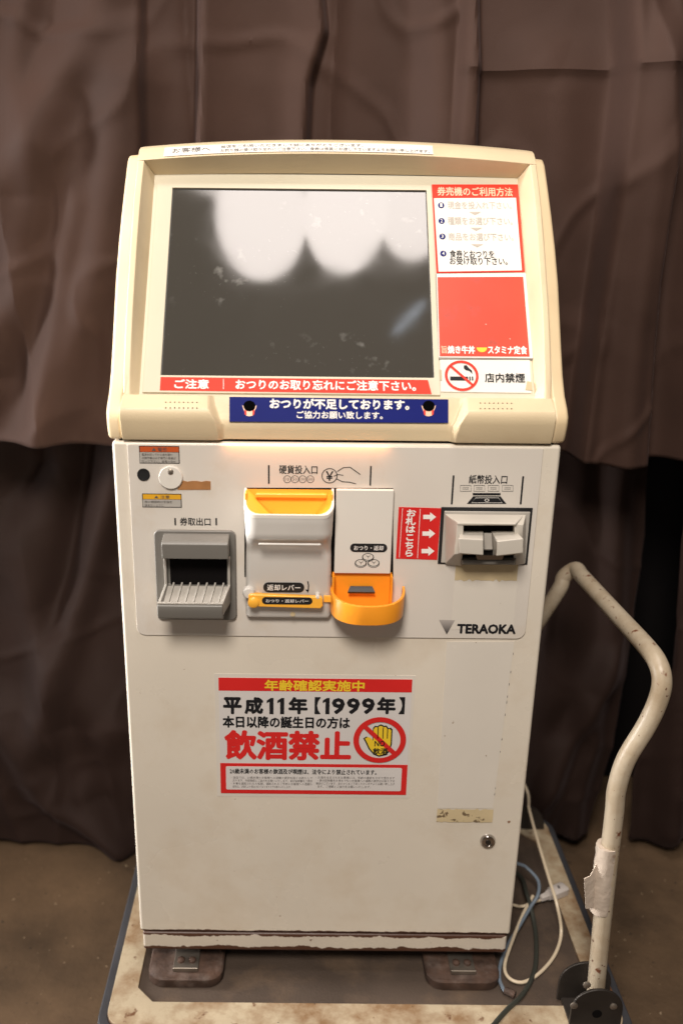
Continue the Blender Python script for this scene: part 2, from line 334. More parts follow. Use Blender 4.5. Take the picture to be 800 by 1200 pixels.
def lettering(lines, pl, m, parent, h, name='lettering', bold=.012, res=2):
    """lines: (text, (u0,v0,u1,v1)[, vertical]) boxes in photograph pixels on plane pl; one mesh"""
    last = None
    for ln in lines:
        t, bx = ln[0], ln[1]; vert = len(ln) > 2 and ln[2]
        bd = ln[3] if len(ln) > 3 else bold
        x0, y0, x1, y1 = pl.rect(*bx)
        vs, fs = text_mesh('\n'.join(t) if vert else t, 0, res)
        if t == '1' and bd > .02: vs = [Vector(q) for q in ((.34, 0, 0), (.60, 0, 0), (.60, .72, 0), (.42, .72, 0), (.16, .60, 0), (.16, .49, 0), (.34, .56, 0))]; fs = [(0, 1, 2, 3, 6), (3, 4, 5, 6)]; bd = .004
        ax = min(q.x for q in vs); bx_ = max(q.x for q in vs); ay = min(q.y for q in vs); by = max(q.y for q in vs)
        e_ = bd * 1.2 * min((x1 - x0) / (bx_ - ax) * 1.1, (y1 - y0) / max(by - ay, .01) * 1.1, (x1 - x0) / .5 if len(t) == 1 else 9); x0 += e_; x1 -= e_; y0 += e_; y1 -= e_
        dirs = [(0, 0)] if bd <= 0 else [(1, 0), (-1, 0), (0, 1), (0, -1)] if bd < .016 else [(math.cos(t_ * math.pi / 4), math.sin(t_ * math.pi / 4)) for t_ in range(8)]
        mb = MB()
        for li, (dx_, dy_) in enumerate(dirs):
            k = len(mb.v); hh = h + .000012 * li
            for q in vs:
                mb.v.append(pl.pt(x0 + (q.x - ax) / (bx_ - ax) * (x1 - x0) + dx_ * e_, y0 + (q.y - ay) / max(by - ay, 1e-6) * (y1 - y0) + dy_ * e_, hh))
            mb.f += [tuple(i + k for i in f) for f in fs]
        last = mb.build(name, m, parent, recalc=False)
    return last
def ring2d(pl, cx, cy, r0, r1, h, t, mb, n=40, sx=1):
    for i in range(n):
        a, b_ = 2 * math.pi * i / n, 2 * math.pi * (i + 1) / n
        P = [pl.pt(cx + sx * r * math.cos(q), cy + r * math.sin(q), h) for r, q in ((r0, a), (r1, a), (r1, b_), (r0, b_))]
        mb.add(P, [(0, 1, 2, 3)])
def stroke(pl, pts, wdt, h, mb, closed=False):
    """flat line of constant width through plane points (a,b)"""
    P = [Vector((a, b)) for a, b in pts]; n = len(P); Lq = []; Rq = []
    for i, q in enumerate(P):
        a = P[(i - 1) % n] if (closed or i) else q; c = P[(i + 1) % n] if (closed or i < n - 1) else q
        t = (c - a).normalized(); nn = Vector((-t.y, t.x)) * wdt / 2
        Lq.append(pl.pt(q.x + nn.x, q.y + nn.y, h)); Rq.append(pl.pt(q.x - nn.x, q.y - nn.y, h))
    k = len(mb.v); mb.v += Lq + Rq
    for i in range(n if closed else n - 1):
        j = (i + 1) % n; mb.f.append((k + i, k + n + i, k + n + j, k + j))
def pxs(pl, pts): return [pl.ab(u, v) for u, v in pts]
def blob(pl, cu, cv, ru, rv, m, parent, h, name, n=24, a0=0, a1=360):
    c = pl.ab(cu, cv); e = pl.ab(cu + ru, cv); g = pl.ab(cu, cv - rv)
    poly = [(c[0] + (e[0] - c[0]) * math.cos(t), c[1] + (g[1] - c[1]) * math.sin(t)) for t in [math.radians(a0 + (a1 - a0) * i / n) for i in range(n)]]
    return slab(pl, poly, h, .0004).build(name, m, parent)

# ================================================================== SETTING
def struct(o): o['kind'] = 'structure'; return o
struct(MB().add([(-4, -3, 0), (4, -3, 0), (4, 3, 0), (-4, 3, 0)], [(0, 1, 2, 3)]).build('floor', 'floor'))
struct(MB().box(-4, 4, .72, .77, 0, 3).build('wall', 'wall'))

# ------------------------------------------------------------------ curtains
def smooth01(t): t = max(0, min(1, t)); return t * t * (3 - 2 * t)
def make_curtain(name, xl, xr, z0, z1, y0, folds, nx, nz, m, label, seed, wav=.008, hemcurve=None, seam=None, gain=1.8, lean=0, crease=True):
    """hanging cloth; folds = (polyline of pixels on plane y0, width, amplitude, kind)"""
    F = []
    for pts, wd, amp, kind in folds:
        W3 = sorted([(q.z, q.x) for q in (Py(u, v, y0) for u, v in pts)])
        F.append((W3, wd, amp, kind))
    def depth(x, z):
        d = wav * noise.noise(Vector((x * 3.1 + seed, z * .9, seed))) + wav * .45 * noise.noise(Vector((x * 8 + seed, z * 2.4, 3.3)))
        if crease:
            rn = noise.noise(Vector((x * 4.2 + .35 * z + seed * 3, z * .8, 9.1))); d -= .010 * (1 - min(1, abs(rn) * 5)) ** 2
            rn = noise.noise(Vector((x * 5 - z * 4, z * 5 + x * 3, seed + 4))); d -= .0045 * (1 - min(1, abs(rn) * 7)) ** 1.5
        d += .0010 * noise.noise(Vector((x * 22 + z * 12, z * 20 - x * 8, seed)))
        for W3, wd, amp, kind in F:
            zl, zh = W3[0][0], W3[-1][0]
            if z < zl: xx = W3[0][1]; fd = smooth01(1 - (zl - z) / .10)
            elif z > zh: xx = W3[-1][1]; fd = smooth01(1 - (z - zh) / .10)
            else:
                fd = 1; xx = W3[0][1]
                for i in range(len(W3) - 1):
                    if W3[i][0] <= z <= W3[i + 1][0]:
                        t = (z - W3[i][0]) / max(1e-6, W3[i + 1][0] - W3[i][0]); xx = W3[i][1] * (1 - t) + W3[i + 1][1] * t; break
            if fd <= 0: continue
            q = max(-20, min(20, (x - xx) / wd))
            if kind == 'ridge': g = math.exp(-q * q)
            elif kind == 'step':  g = (1 / (1 + math.exp(-q * 22)) ) * math.exp(-max(q, 0) * .8)       # sharp on the left side
            elif kind == 'stepr': g = (1 / (1 + math.exp(q * 22))) * math.exp(-max(-q, 0) * .8)        # sharp on the right side
            d -= amp * gain * g * fd
        return d
    mb = MB()
    for j in range(nz + 1):
        t = j / nz
        for i in range(nx + 1):
            s = i / nx; z = z0 + (z1 - z0) * t
            a = xl(z) if callable(xl) else xl; c = xr(z) if callable(xr) else xr
            x = a + (c - a) * s
            if hemcurve: z += hemcurve(x) * (1 - t) ** 2
            y = y0 + depth(x, z)
            if seam:
                e_ = z - seam[0]; y -= seam[1] * smooth01((x - .17) / .02) * (math.exp(-e_ / .16) if e_ > 0 else (.80 * math.exp(e_ / .5)) + .20 * math.exp(e_ / .004))
            if lean: y += lean * smooth01((z - .15) / .65)
            mb.v.append(Vector((x, y, z)))
    for j in range(nz):
        for i in range(nx):
            a = j * (nx + 1) + i; mb.f.append((a, a + 1, a + nx + 2, a + nx + 1))
    o = mb.build(name, m, None, smooth=True, recalc=False)
    for p_ in o.data.polygons: p_.use_smooth = True
    sd = o.modifiers.new('thickness', 'SOLIDIFY'); sd.thickness = .0025; sd.offset = 1
    o['label'] = label; o['category'] = 'curtain'; o['group'] = 'brown curtains behind the machine'
    return o
yU = .440
upf = [
 ([(238, -60), (236, 100), (232, 300), (230, 520)], .060, .030, 'step'),
 ([(168, -60), (170, 60), (171, 170), (160, 400)], .035, .014, 'stepr'),
 ([(372, -40), (380, 40), (362, 100), (358, 180)], .05, .020, 'stepr'),
 ([(130, -40), (118, 30), (60, 120), (0, 230)], .05, .020, 'ridge'),
 ([(40, -20), (28, 30), (20, 90)], .025, .010, 'ridge'),
 ([(150, 100), (118, 320), (70, 460), (40, 540)], .05, .024, 'ridge'),
 ([(60, 180), (30, 330), (-20, 440)], .045, .022, 'ridge'),
 ([(95, 240), (60, 420), (50, 540)], .02, .008, 'ridge'),
 ([(552, -60), (552, 90), (549, 200), (545, 500)], .045, .026, 'stepr'),
 ([(505, -60), (510, 60), (514, 200)], .03, .014, 'ridge'),
 ([(712, -60), (710, 90), (695, 250), (672, 420), (660, 540)], .055, .042, 'step'),
 ([(745, 90), (728, 260), (715, 400), (710, 540)], .030, .020, 'ridge'),
 ([(770, -60), (770, 90), (757, 200), (745, 320), (738, 540)], .04, .030, 'stepr'),
 ([(800, 200), (792, 350), (790, 540)], .03, .035, 'ridge'),
 ([(640, 120), (640, 300), (632, 500)], .05, .010, 'ridge')]
make_curtain('curtain', -.86, .98, .598 + Z0, 1.75, yU, upf, 620, 150, 'cloth',
             'upper mauve-brown curtain behind the screen, ending in a straight hem above the darker cloth', 2.2, seam=(Py(650, 88, yU).z, .035),
             hemcurve=lambda x: .004 * math.sin(x * 9) + .004 * math.sin(x * 23))
yL = .475
lof = [
 ([(0, 640), (60, 770), (120, 850)], .06, .016, 'ridge'),
 ([(130, 560), (100, 660), (66, 780), (50, 850)], .035, .022, 'ridge'),
 ([(10, 850), (60, 930), (140, 980)], .04, .02, 'ridge'),
 ([(90, 520), (70, 690), (60, 720)], .03, -.022, 'ridge'),
 ([(100, 930), (150, 985)], .03, .012, 'ridge'),
 ([(0, 600), (20, 560)], .04, -.02, 'ridge')]
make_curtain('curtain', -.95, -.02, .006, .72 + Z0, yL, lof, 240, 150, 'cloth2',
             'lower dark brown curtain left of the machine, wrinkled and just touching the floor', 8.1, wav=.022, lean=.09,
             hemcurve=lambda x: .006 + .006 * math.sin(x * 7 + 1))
def edge(pts, y):
    W = sorted([(q.z, q.x) for q in (Py(u, v, y) for u, v in pts)])
    def f(z):
        if z <= W[0][0]: return W[0][1]
        if z >= W[-1][0]: return W[-1][1]
        for i in range(len(W) - 1):
            if W[i][0] <= z <= W[i + 1][0]:
                t = (z - W[i][0]) / (W[i + 1][0] - W[i][0]); return W[i][1] * (1 - t) + W[i + 1][1] * t
    return f
rf = [([(690, 520), (680, 650), (672, 800)], .05, .02, 'ridge'), ([(640, 560), (640, 700), (630, 900)], .04, .016, 'ridge'),
      ([(740, 520), (728, 620), (716, 760)], .03, .02, 'ridge'), ([(700, 800), (660, 860), (625, 930)], .03, .02, 'ridge'),
      ([(690, 860), (672, 930), (668, 980)], .02, .014, 'ridge')]
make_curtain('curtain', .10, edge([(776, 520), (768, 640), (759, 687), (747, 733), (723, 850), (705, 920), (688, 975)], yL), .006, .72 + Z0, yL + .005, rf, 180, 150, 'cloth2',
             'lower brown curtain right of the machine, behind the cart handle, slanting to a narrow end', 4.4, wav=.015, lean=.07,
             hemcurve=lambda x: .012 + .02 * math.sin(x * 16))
rf2 = [([(800, 560), (796, 760), (780, 960)], .03, .03, 'ridge')]
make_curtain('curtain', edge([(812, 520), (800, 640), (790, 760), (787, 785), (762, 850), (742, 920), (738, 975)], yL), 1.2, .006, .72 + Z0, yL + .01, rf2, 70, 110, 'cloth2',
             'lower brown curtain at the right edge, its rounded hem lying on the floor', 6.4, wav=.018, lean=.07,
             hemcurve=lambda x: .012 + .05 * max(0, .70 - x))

# ================================================================== PLATFORM CART
DECK = Z0 - .070
cx0, cx1, cy0, cy1 = -.297, .405, -.096, .352
cart = empty('platform_cart', ((cx0 + cx1) / 2, (cy0 + cy1) / 2, 0), 'worn cream platform hand truck with bent tube handle, carrying the ticket machine', 'hand truck')
# frame: raised rim round a recessed mat
ix0, ix1, iy0, iy1 = -.262, .374, -.055, .315
outer = rrect(cx0, cy0, cx1, cy1, .028, 6)
inner = rrect(ix0, iy0, ix1, iy1, .024, 1)
def bridge_frame(mb, outp, inp, z0, z1, zin):
    # outer wall, top rim (triangulated through bmesh), inner lip
    bm = bmesh.new()
    vo = [bm.verts.new((a, b, z1)) for a, b in outp]; vi = [bm.verts.new((a, b, z1)) for a, b in inp]
    eo = [bm.edges.new((vo[i], vo[(i + 1) % len(vo)])) for i in range(len(vo))]
    ei = [bm.edges.new((vi[i], vi[(i + 1) % len(vi)])) for i in range(len(vi))]
    bmesh.ops.triangle_fill(bm, edges=eo + ei, use_beauty=True)
    bm.verts.index_update(); k = len(mb.v)
    mb.v += [q.co.copy() for q in bm.verts]; mb.f += [tuple(k + q.index for q in f.verts) for f in bm.faces]; bm.free()
    no, ni = len(outp), len(inp)
    k2 = len(mb.v); mb.v += [Vector((a, b, z0)) for a, b in outp] + [Vector((a, b, zin)) for a, b in inp]
    for i in range(no): j = (i + 1) % no; mb.f.append((k + i, k + j, k2 + j, k2 + i))
    for i in range(ni): j = (i + 1) % ni; mb.f.append((k + no + i, k + no + j, k2 + no + j, k2 + no + i))
    return mb
fr = bridge_frame(MB(), outer, inner, DECK - .030, DECK + .002, DECK - .012)
fr.build('deck_frame', 'cart', cart, bevel=.002)
MB().prism([(a, b, DECK - .012) for a, b in rrect(ix0 - .004, iy0 - .004, ix1 + .004, iy1 + .004, .01, 2)], (0, 0, .0085)).build('deck_mat', 'mat', cart)
bo = rrect(cx0 - .013, cy0 - .013, cx1 + .013, cy1 + .013, .036, 6); bi = rrect(cx0 + .0005, cy0 + .0005, cx1 - .0005, cy1 - .0005, .028, 6)
bridge_frame(MB(), bo, bi, DECK - .034, DECK - .004, DECK - .034).build('bumper', 'bumper', cart, bevel=.003)
MB().box(cx0 + .03, cx1 - .03, cy0 + .03, cy1 - .03, DECK - .034, DECK - .0135).build('underframe', 'iron', cart)
for sx_ in (cx0 + .075, cx1 - .075):
    for sy_ in (cy0 + .07, cy1 - .07):
        c = MB().box(sx_ - .035, sx_ + .035, sy_ - .03, sy_ + .03, DECK - .042, DECK - .0345)
        c.box(sx_ - .022, sx_ + .03, sy_ - .022, sy_ - .018, .045, DECK - .0425).box(sx_ - .022, sx_ + .03, sy_ + .018, sy_ + .022, .045, DECK - .0425)
        co = c.build('caster', 'steel', cart)
        MB().lathe((sx_, sy_ - .0165, .05), (0, 1, 0), [(.01, 0), (.044, .001), (.05, .005), (.05, .028), (.044, .032), (.01, .033)]).build('wheel', 'rubber', co, smooth=True)
# handle
hy = -.052
hp = [Py(697, 1165, hy), Py(707, 1060, hy), Py(719, 955, hy), Py(722, 925, hy), Py(733, 890, hy), Py(757, 850, hy), Py(770, 822, hy)]
for q in hp: q.y = hy
cN = Py(773, 795, hy + .004)
far_y = .285
cF = Py(674, 667, far_y)
nr = []
for u_, v_, y_ in ((775, 800, hy), (771, 779, hy + .012), (757, 758, hy + .046)):
    q = Py(u_, v_, y_); nr.append(q)
hp2 = nr + [nr[-1].lerp(cF, .35), nr[-1].lerp(cF, .7), cF + (nr[-1] - cF) * .10, cF, cF + Vector((-.014, .008, -.016)),
       Py(655, 690, far_y + .004), Py(633, 724, far_y + .004), Vector((.300, far_y + .004, Z0 + .27)), Vector((.283, far_y + .004, Z0 + .2)), Vector((.281, far_y + .004, DECK + .004))]
MB().tube(hp + hp2, .0118, 20, 7).build('handle_tube', 'tube', cart, smooth=True)
# tape sleeve round the near leg
tp = MB(); a_ = Py(711, 990, hy); b_ = Py(702, 1066, hy); rings = []
ax_ = (b_ - a_).normalized(); e1 = Vector((1, 0, 0)); e1 = (e1 - ax_ * e1.dot(ax_)).normalized(); e2 = ax_.cross(e1)
for i in range(15):
    q = a_.lerp(b_, i / 14); rings.append([q + (e1 * math.cos(t) + e2 * math.sin(t)) * (.0136 + .0012 * noise.noise(Vector((i * .8, t * 2, 1)))) for t in [2 * math.pi * j / 24 for j in range(24)]])
tp.loft(rings, True, True, True)
fl = [Py(699, 1012, hy - .004), Py(700, 1064, hy - .004), Py(686, 1065, hy - .014), Py(684, 1030, hy - .016), Py(691, 1027, hy - .012)]
tp.prism(fl, (0, .0015, 0))
tp.build('tape_wrap', 'ctape', cart, smooth=True)
# bracket at the foot of the near leg: two black domed plates with bolts
bc = Py(700, 1180, cy0 + .012); bz = DECK + .0025
def dome(y, r, cx, t=.004):
    pts = [(cx + r * 1.0, y, bz)] + [(cx + r * math.cos(math.radians(a)), y, bz + .030 + r * .98 * math.sin(math.radians(a))) for a in range(0, 181, 12)] + [(cx - r, y, bz)]
    return MB().prism(pts, (0, t, 0))
br = dome(cy0 + .006, .0345, bc.x - .003).build('handle_bracket', 'iron', cart, bevel=.001)
dome(cy0 + .050, .036, bc.x - .006).build('handle_bracket', 'iron', cart, bevel=.001)
MB().box(bc.x - .036, bc.x + .030, cy0 + .0104, cy0 + .0516, bz, bz + .004).build('bracket_base', 'iron', cart)
for (u_, v_) in ((687, 1154), (672, 1178), (718, 1179)):
    q = Py(u_, v_, cy0 + .006); MB().lathe((q.x, q.y + .0005, q.z), (0, -1, 0), [(.005, 0), (.005, .002), (.0035, .003), (.0005, .0032)], 12).build('bolt', 'steel', br, smooth=True)
q = Py(699, 1188, cy0 + .006); MB().lathe((q.x, q.y + .0005, q.z), (0, -1, 0), [(.0065, 0), (.0065, .0012), (.001, .0012)], 16).build('pivot_hole', 'dark', br)
fb = MB().box(.262, .302, far_y - .03, far_y + .035, DECK + .0025, DECK + .030); fb.build('handle_bracket', 'iron', cart, bevel=.004)
dome2 = MB().prism([(.366 + .03 * math.cos(math.radians(a)), .318, DECK + .003 + .045 * math.sin(math.radians(a))) for a in range(0, 181, 15)], (0, .006, 0)); dome2.build('corner_plate', 'iron', cart)

# ================================================================== TICKET MACHINE
mach = empty('ticket_vending_machine', (0, .17, DECK - .0035), 'cream meal ticket vending machine with dark slanted screen, standing on the hand truck', 'ticket machine')
HW, DPT, HC = .2615, .345, .714
# feet
for fx0, fx1, u0_, in ((-.251, -.144, 202), (.144, .250, 529)):
    f = MB(); sec = lambda z, e: [(a, b, z) for a, b in rrect(fx0 + e, -.027 + e, fx1 - e, .060 - e, .022, 5)]
    f.loft([sec(DECK - .0035, .001), sec(DECK - .001, .0), sec(DECK + .010, .0005), sec(DECK + .0125, .003)], True, True, True)
    fo = f.build('foot', 'foot', mach, smooth=True)
    bw = (fx0 + fx1) / 2
    k = MB().box(bw - .018, bw + .018, -.012, .040, DECK + .0128, DECK + .0158).box(bw - .018, bw + .018, -.0150, -.0122, DECK + .0128, DECK + .020)
    bo_ = k.build('bracket', 'steel', fo, bevel=.001)
    for d in (-.008, .008):
        MB().lathe((bw + d, .003, DECK + .0159), (0, 0, 1), [(.0055, 0), (.0052, .003), (.003, .005), (.0005, .0055)], 12).build('bolt', 'foot', fo, smooth=True)
    MB().box(bw - .03, bw + .03, .062, .30, DECK - .0035, Z0 - .036).build('skid', 'foot', mach)
# plinth strip and cabinet
MB().box(-HW + .003, HW - .003, .0015, DPT - .005, Z0 - .034, Z0 - .0025).build('base_plinth', 'body2', mach, bevel=.004)
cabm = M['body'].copy(); M['bodyc'] = cabm; cabm.name = 'off_white_cabinet_paint'; rust_edges(cabm, .0755, .0820, 110)
MB().box(-HW, HW, 0, DPT, Z0, Z0 + .7138).build('cabinet', 'bodyc', mach, bevel=.0045, seg=4)
MB().box(-HW + .008, HW - .008, .0055, DPT - .01, Z0 + .7139, Z0 + .7164).build('gasket', 'dark', mach)
# control panel sheet
px0, pz0 = -.2415, Z0 + .4655
T1 = .0020
slab(FRONT, rrect(-.2430, .4655, .2400, .7105, .011, 5, (1, 1, 0, 0)), T1, .0026).build('control_panel', 'panel', mach, bevel=.0005)
P1 = Plane((0, -T1, Z0), (1, 0, 0), (0, 0, 1))
# ---- pale film and residue where labels were taped
decal('tape_film', P1, (531, 668, 604, 738), 'film', mach, .0004, .0004)
x0_, y0_, x1_, y1_ = FRONT.rect(514, 752, 592, 948)
a0 = FRONT.ab(523, 752); a1 = FRONT.ab(602, 752); a2 = FRONT.ab(577, 947); a3 = FRONT.ab(512, 947)
slab(FRONT, [a3, a2, a1, a0], .0005, .0005).build('tape_film', 'film', mach)
de = MB()
for k_ in range(26):
    t0_ = k_ / 26; v_ = 760 + 186 * t0_; L_ = .003 + .004 * abs(noise.noise(Vector((k_ * 1.7, 2, 2))))
    if noise.noise(Vector((k_ * .9, 7, 1))) > .10:
        q = FRONT.ab(601.5 - 24.5 * t0_ + 1.2 * noise.noise(Vector((k_, 0, 0))), v_); w_ = .00035 + .0004 * abs(noise.noise(Vector((k_ * 2.3, 1, 5))))
        de.add([FRONT.pt(q[0] - w_, q[1], .0008), FRONT.pt(q[0] + w_, q[1] + .0005, .0008), FRONT.pt(q[0] + w_ * .6, q[1] + L_, .0008), FRONT.pt(q[0] - w_ * .8, q[1] + L_ * .8, .0008)], [(0, 1, 2, 3)])
dirt = de.build('edge_dirt', 'inkmid', mach, recalc=False); dirt['kind'] = 'stuff'
def ragged(pl, px, amp, m, name, h, seed):
    x0, y0, x1, y1 = pl.rect(*px); pts = []
    for i in range(22): pts.append((x0 + (x1 - x0) * i / 21, y0 + amp * noise.noise(Vector((i * .9, seed, 0)))))
    for i in range(22): pts.append((x1 - (x1 - x0) * i / 21, y1 + amp * noise.noise(Vector((i * .9, seed + 5, 0)))))
    mb = MB(); n = 22; mb.v = [pl.pt(a, b, h) for a, b in pts]
    mb.f = [(i, i + 1, 2 * n - 2 - i, 2 * n - 1 - i) for i in range(n - 1)]
    return mb.build(name, m, mach)
ragged(FRONT, (511.5, 948, 577, 963), .003, 'residue', 'tape_residue', .0010, 1)
ragged(P1, (533, 658, 606, 680), .004, 'residue2', 'tape_residue', .0008, 2)
# ---- printed lettering on the panel
bars = MB()
for u, v0, v1, w_ in ((205.5, 607, 615.5, 1.9), (253.5, 607, 615.5, 1.9), (315, 545, 567, 1.9), (434, 546, 569, 1.9), (530, 557, 591, 2.2), (611, 558, 591, 2.2)):
    a, b, c, d = P1.rect(u - w_ / 2, v0, u + w_ / 2, v1); MB().add([P1.pt(a, b, .0003), P1.pt(c, b, .0003), P1.pt(c, d, .0003), P1.pt(a, d, .0003)], [(0, 1, 2, 3)]).build('bar_mark', 'ink', mach, recalc=False)
bars = MB()
# coin circles
for u in (336.5, 345.5, 354.5, 363.5):
    c = P1.ab(u, 561.5); ring2d(P1, c[0], c[1], .0040, .0046, .0003, 0, bars)
bars.build('coin_circles', 'ink', mach, recalc=False); bars = MB()
c = P1.ab(386, 557.5); ring2d(P1, c[0], c[1], .0083, .0093, .0003, 0, bars)
stroke(P1, pxs(P1, [(395, 552.5), (402, 548), (410, 547.5), (422, 556)]), .0010, .0003, bars)
stroke(P1, pxs(P1, [(391, 558), (396, 556), (402, 557)]), .0009, .0003, bars)
stroke(P1, pxs(P1, [(394, 561), (401, 564.5), (409, 565), (417, 567)]), .0010, .0003, bars)
bars.build('hand_with_coin_symbol', 'ink', mach, recalc=False); bars = MB()
# bank note symbols
for u in (545, 561, 577.5, 594):
    q = pxs(P1, [(u - 6, 568.8), (u + 6.4, 568.8), (u + 6.7, 575.6), (u - 6.2, 575.6)]); stroke(P1, q, .0006, .0003, bars, True)
    q = P1.rect(u - 3.6, 570.6, u + 4.0, 574); 
    for yy in (.25, .75):
        stroke(P1, [(q[0], q[1] + (q[3] - q[1]) * yy), (q[2], q[1] + (q[3] - q[1]) * yy)], .0004, .0003, bars)
q = pxs(P1, [(553.5, 577.7), (586, 577.7), (586, 580.4), (553.5, 580.4)]); bars.add([P1.pt(a, b, .0003) for a, b in q], [(0, 3, 2, 1)])
q = pxs(P1, [(554, 581.5), (586, 581.5), (593, 590.5), (546.5, 590.5)]); bars.add([P1.pt(a, b, .0003) for a, b in q], [(0, 3, 2, 1)])
bars.build('banknote_symbols', 'ink', mach, recalc=False)
wl = MB(); stroke(P1, pxs(P1, [(557, 583.2), (583.5, 583.2), (588, 589), (552, 589)]), .0005, .0006, wl, True)
c = P1.ab(570, 586); ring2d(P1, c[0], c[1], .0012, .0018, .0006, 0, wl, 16, 1.5)
wl.build('banknote_outline', 'pwhite', mach, recalc=False)
lettering([('券取出口', (211, 606.5, 247, 616)), ('硬貨投入口', (327, 545, 372, 555.5)), ('紙幣投入口', (549, 556.5, 594, 567)), ('￥', (381.5, 552, 390.5, 563.5))], P1, 'ink', mach, .0003, bold=.014)
lettering([('10', (334, 559.5, 339, 563.5)), ('50', (343, 559.5, 348, 563.5)), ('100', (351.5, 559.5, 357.5, 563.5)), ('500', (360.5, 559.5, 366.5, 563.5))], P1, 'inkmid', mach, .0003, bold=.0, res=1)
# maker's mark
mk = MB(); q = pxs(P1, [(514, 726), (532.5, 726.5), (523, 743)]); mk.add([P1.pt(a, b, .0007) for a, b in q], [(0, 2, 1)])
m, nt, b = new_mat('graded_grey_mark'); L = nt.links
tc = N(nt, 'ShaderNodeTexCoord'); sp_ = N(nt, 'ShaderNodeSeparateXYZ'); L.new(tc.outputs['Object'], sp_.inputs[0])
mr = N(nt, 'ShaderNodeMapRange'); zz = WORLD[mach.name].z
mr.inputs[1].default_value = P1.pt(*q[2]).z - zz; mr.inputs[2].default_value = P1.pt(*q[0]).z - zz; mr.inputs[3].default_value = .0; mr.inputs[4].default_value = 1; L.new(sp_.outputs[2], mr.inputs[0])
cm = N(nt, 'ShaderNodeMix', data_type='RGBA'); cm.inputs['A'].default_value = (.015, .015, .018, 1); cm.inputs['B'].default_value = (.42, .38, .35, 1)
L.new(mr.outputs[0], cm.inputs['Factor']); L.new(cm.outputs['Result'], b.inputs['Base Color']); b.inputs['Roughness'].default_value = .4
mk.build('maker_mark', m, mach, recalc=False)
lettering([('TERAOKA', (535, 731, 604, 742.5))], P1, 'ink', mach, .0007, name='maker_lettering', bold=.036)

# ---- small labels, lock and tape at upper left
def small_label(px, split, top, title, rows):
    o = decal('warning_label', P1, px, 'ink', mach, .0005, .0005)
    u0, v0, u1, v1 = px
    decal('label_head', P1, (u0 + .8, v0 + .8, u1 - .8, split), top, o, .0008, .0003)
    decal('label_field', P1, (u0 + .8, split + .5, u1 - .8, v1 - .8), 'label', o, .0008, .0003)
    lettering([(title, ((u0 + u1) / 2 - 9, v0 + 1.6, (u0 + u1) / 2 + 9, split - .8))], P1, 'inkmid', o, .0011, bold=.0, res=1)
    lettering([(t, (u0 + 3, split + 1.6 + i * 4, u0 + 3 + w_, split + 4.6 + i * 4)) for i, (t, w_) in enumerate(rows)], P1, 'inkmid', o, .0011, bold=.0, res=1)
    return o
small_label((163.5, 522.5, 210.5, 543), 529.5, 'worange', '▲ 警告', [('電源を切ってから扉を開け', 36), ('点検作業は必ず専門の係員が', 40), ('行って下さい。感電の恐れ', 40)])
small_label((167, 578.5, 213, 594.5), 584.8, 'wyel', '▲ 注意', [('扉の開閉時は手指を', 32), ('挟まないように', 22)])
c = P1.ab(168.5, 556)
MB().lathe(P1.pt(c[0], c[1], .0), (0, -1, 0), [(.0075, 0), (.0075, .0012), (.0062, .0013), (.0060, .0002), (.0005, .0001)], 28).build('key_hole', 'black', mach, smooth=True)
c = P1.ab(200.5, 559)
lc = MB().lathe(P1.pt(c[0], c[1], -.0005), (0, -1, 0), [(.0142, 0), (.0142, .0030), (.0132, .0042), (.0005, .0044)], 36).build('lock_cover', 'white', mach, smooth=True)
c2 = P1.ab(200.5, 551.5); MB().lathe(P1.pt(c2[0], c2[1], .0035), (0, -1, 0), [(.0034, 0), (.0034, .0014), (.0022, .0022), (.0004, .0022)], 16).build('screw', 'steel', lc, smooth=True)
c = P1.rect(211, 563, 247, 573.5); pts = [(c[0] - .003, c[1] - .0006), (c[2], c[1]), (c[2], c[3] - .0008)] + [(c[2] - (c[2] - c[0]) * t, c[3] + .0007 * math.sin(t * 15) - .0008) for t in (.15, .3, .45, .6, .75, .9, 1)]
slab(P1, pts, .0007, .0007).build('brown_tape', 'tape', mach)

# ---- ticket outlet
fx0, fz0, fx1, fz1 = P1.rect(183, 620.5, 277, 725)
outl = slab(P1, rrect(fx0, fz0, fx1, fz1, .007), .0045, .005).build('ticket_outlet', 'grey', mach, bevel=.0015)
hx0, hx1 = -.204, -.1255
zt = Py(229, 636, -.028).z; zb = Py(229, 655, -.028).z
PF = .0065
hood = MB().prism([(hx0, -PF, zt + .004), (hx0, -.026, zt + .001), (hx0, -.029, zt - .002), (hx0, -.029, zb), (hx0, -.022, zb), (hx0, -PF, zb - .002)], (hx1 - hx0, 0, 0))
hood.build('outlet_hood', 'grey', outl, bevel=.0012)
# recess: black sheet as the opening's shade under the hood, light grey cheeks and tray with ribs
zfl = Py(229, 684, -.008).z
MB().box(hx0 + .006, hx1 - .004, -.0075, -.0066, zfl - .002, zb + .010).build('outlet_shade', 'dark', outl)
lipz = Py(222, 708, -.047).z; botz = Py(222, 726, -.045).z; ty = -.047
for (xb, xf, s_) in ((hx0 - .0005, -.2085, 1), (hx1 + .0005, -.1315, -1)):
    ck = MB(); w_ = .003 * s_
    A = [(xb, -PF, zb - .004), (xb, -.013, zb - .004), (xb, -.014, zfl + .001), (xf, ty, lipz), (xf + .0008 * s_, ty + .001, botz + .004), (xb, -PF, botz + .006)]
    B = [(q[0] + w_, q[1], q[2]) for q in A]; n_ = len(A)
    ck.add(A + B, [tuple(range(n_)), tuple(range(2 * n_ - 1, n_ - 1, -1))] + [(i, i + n_, (i + 1) % n_ + n_, (i + 1) % n_) for i in range(n_)])
    ck.build('tray_cheek', 'greyl', outl, bevel=.0006)
fr_ = MB(); xa, xb_ = -.2085, -.1315
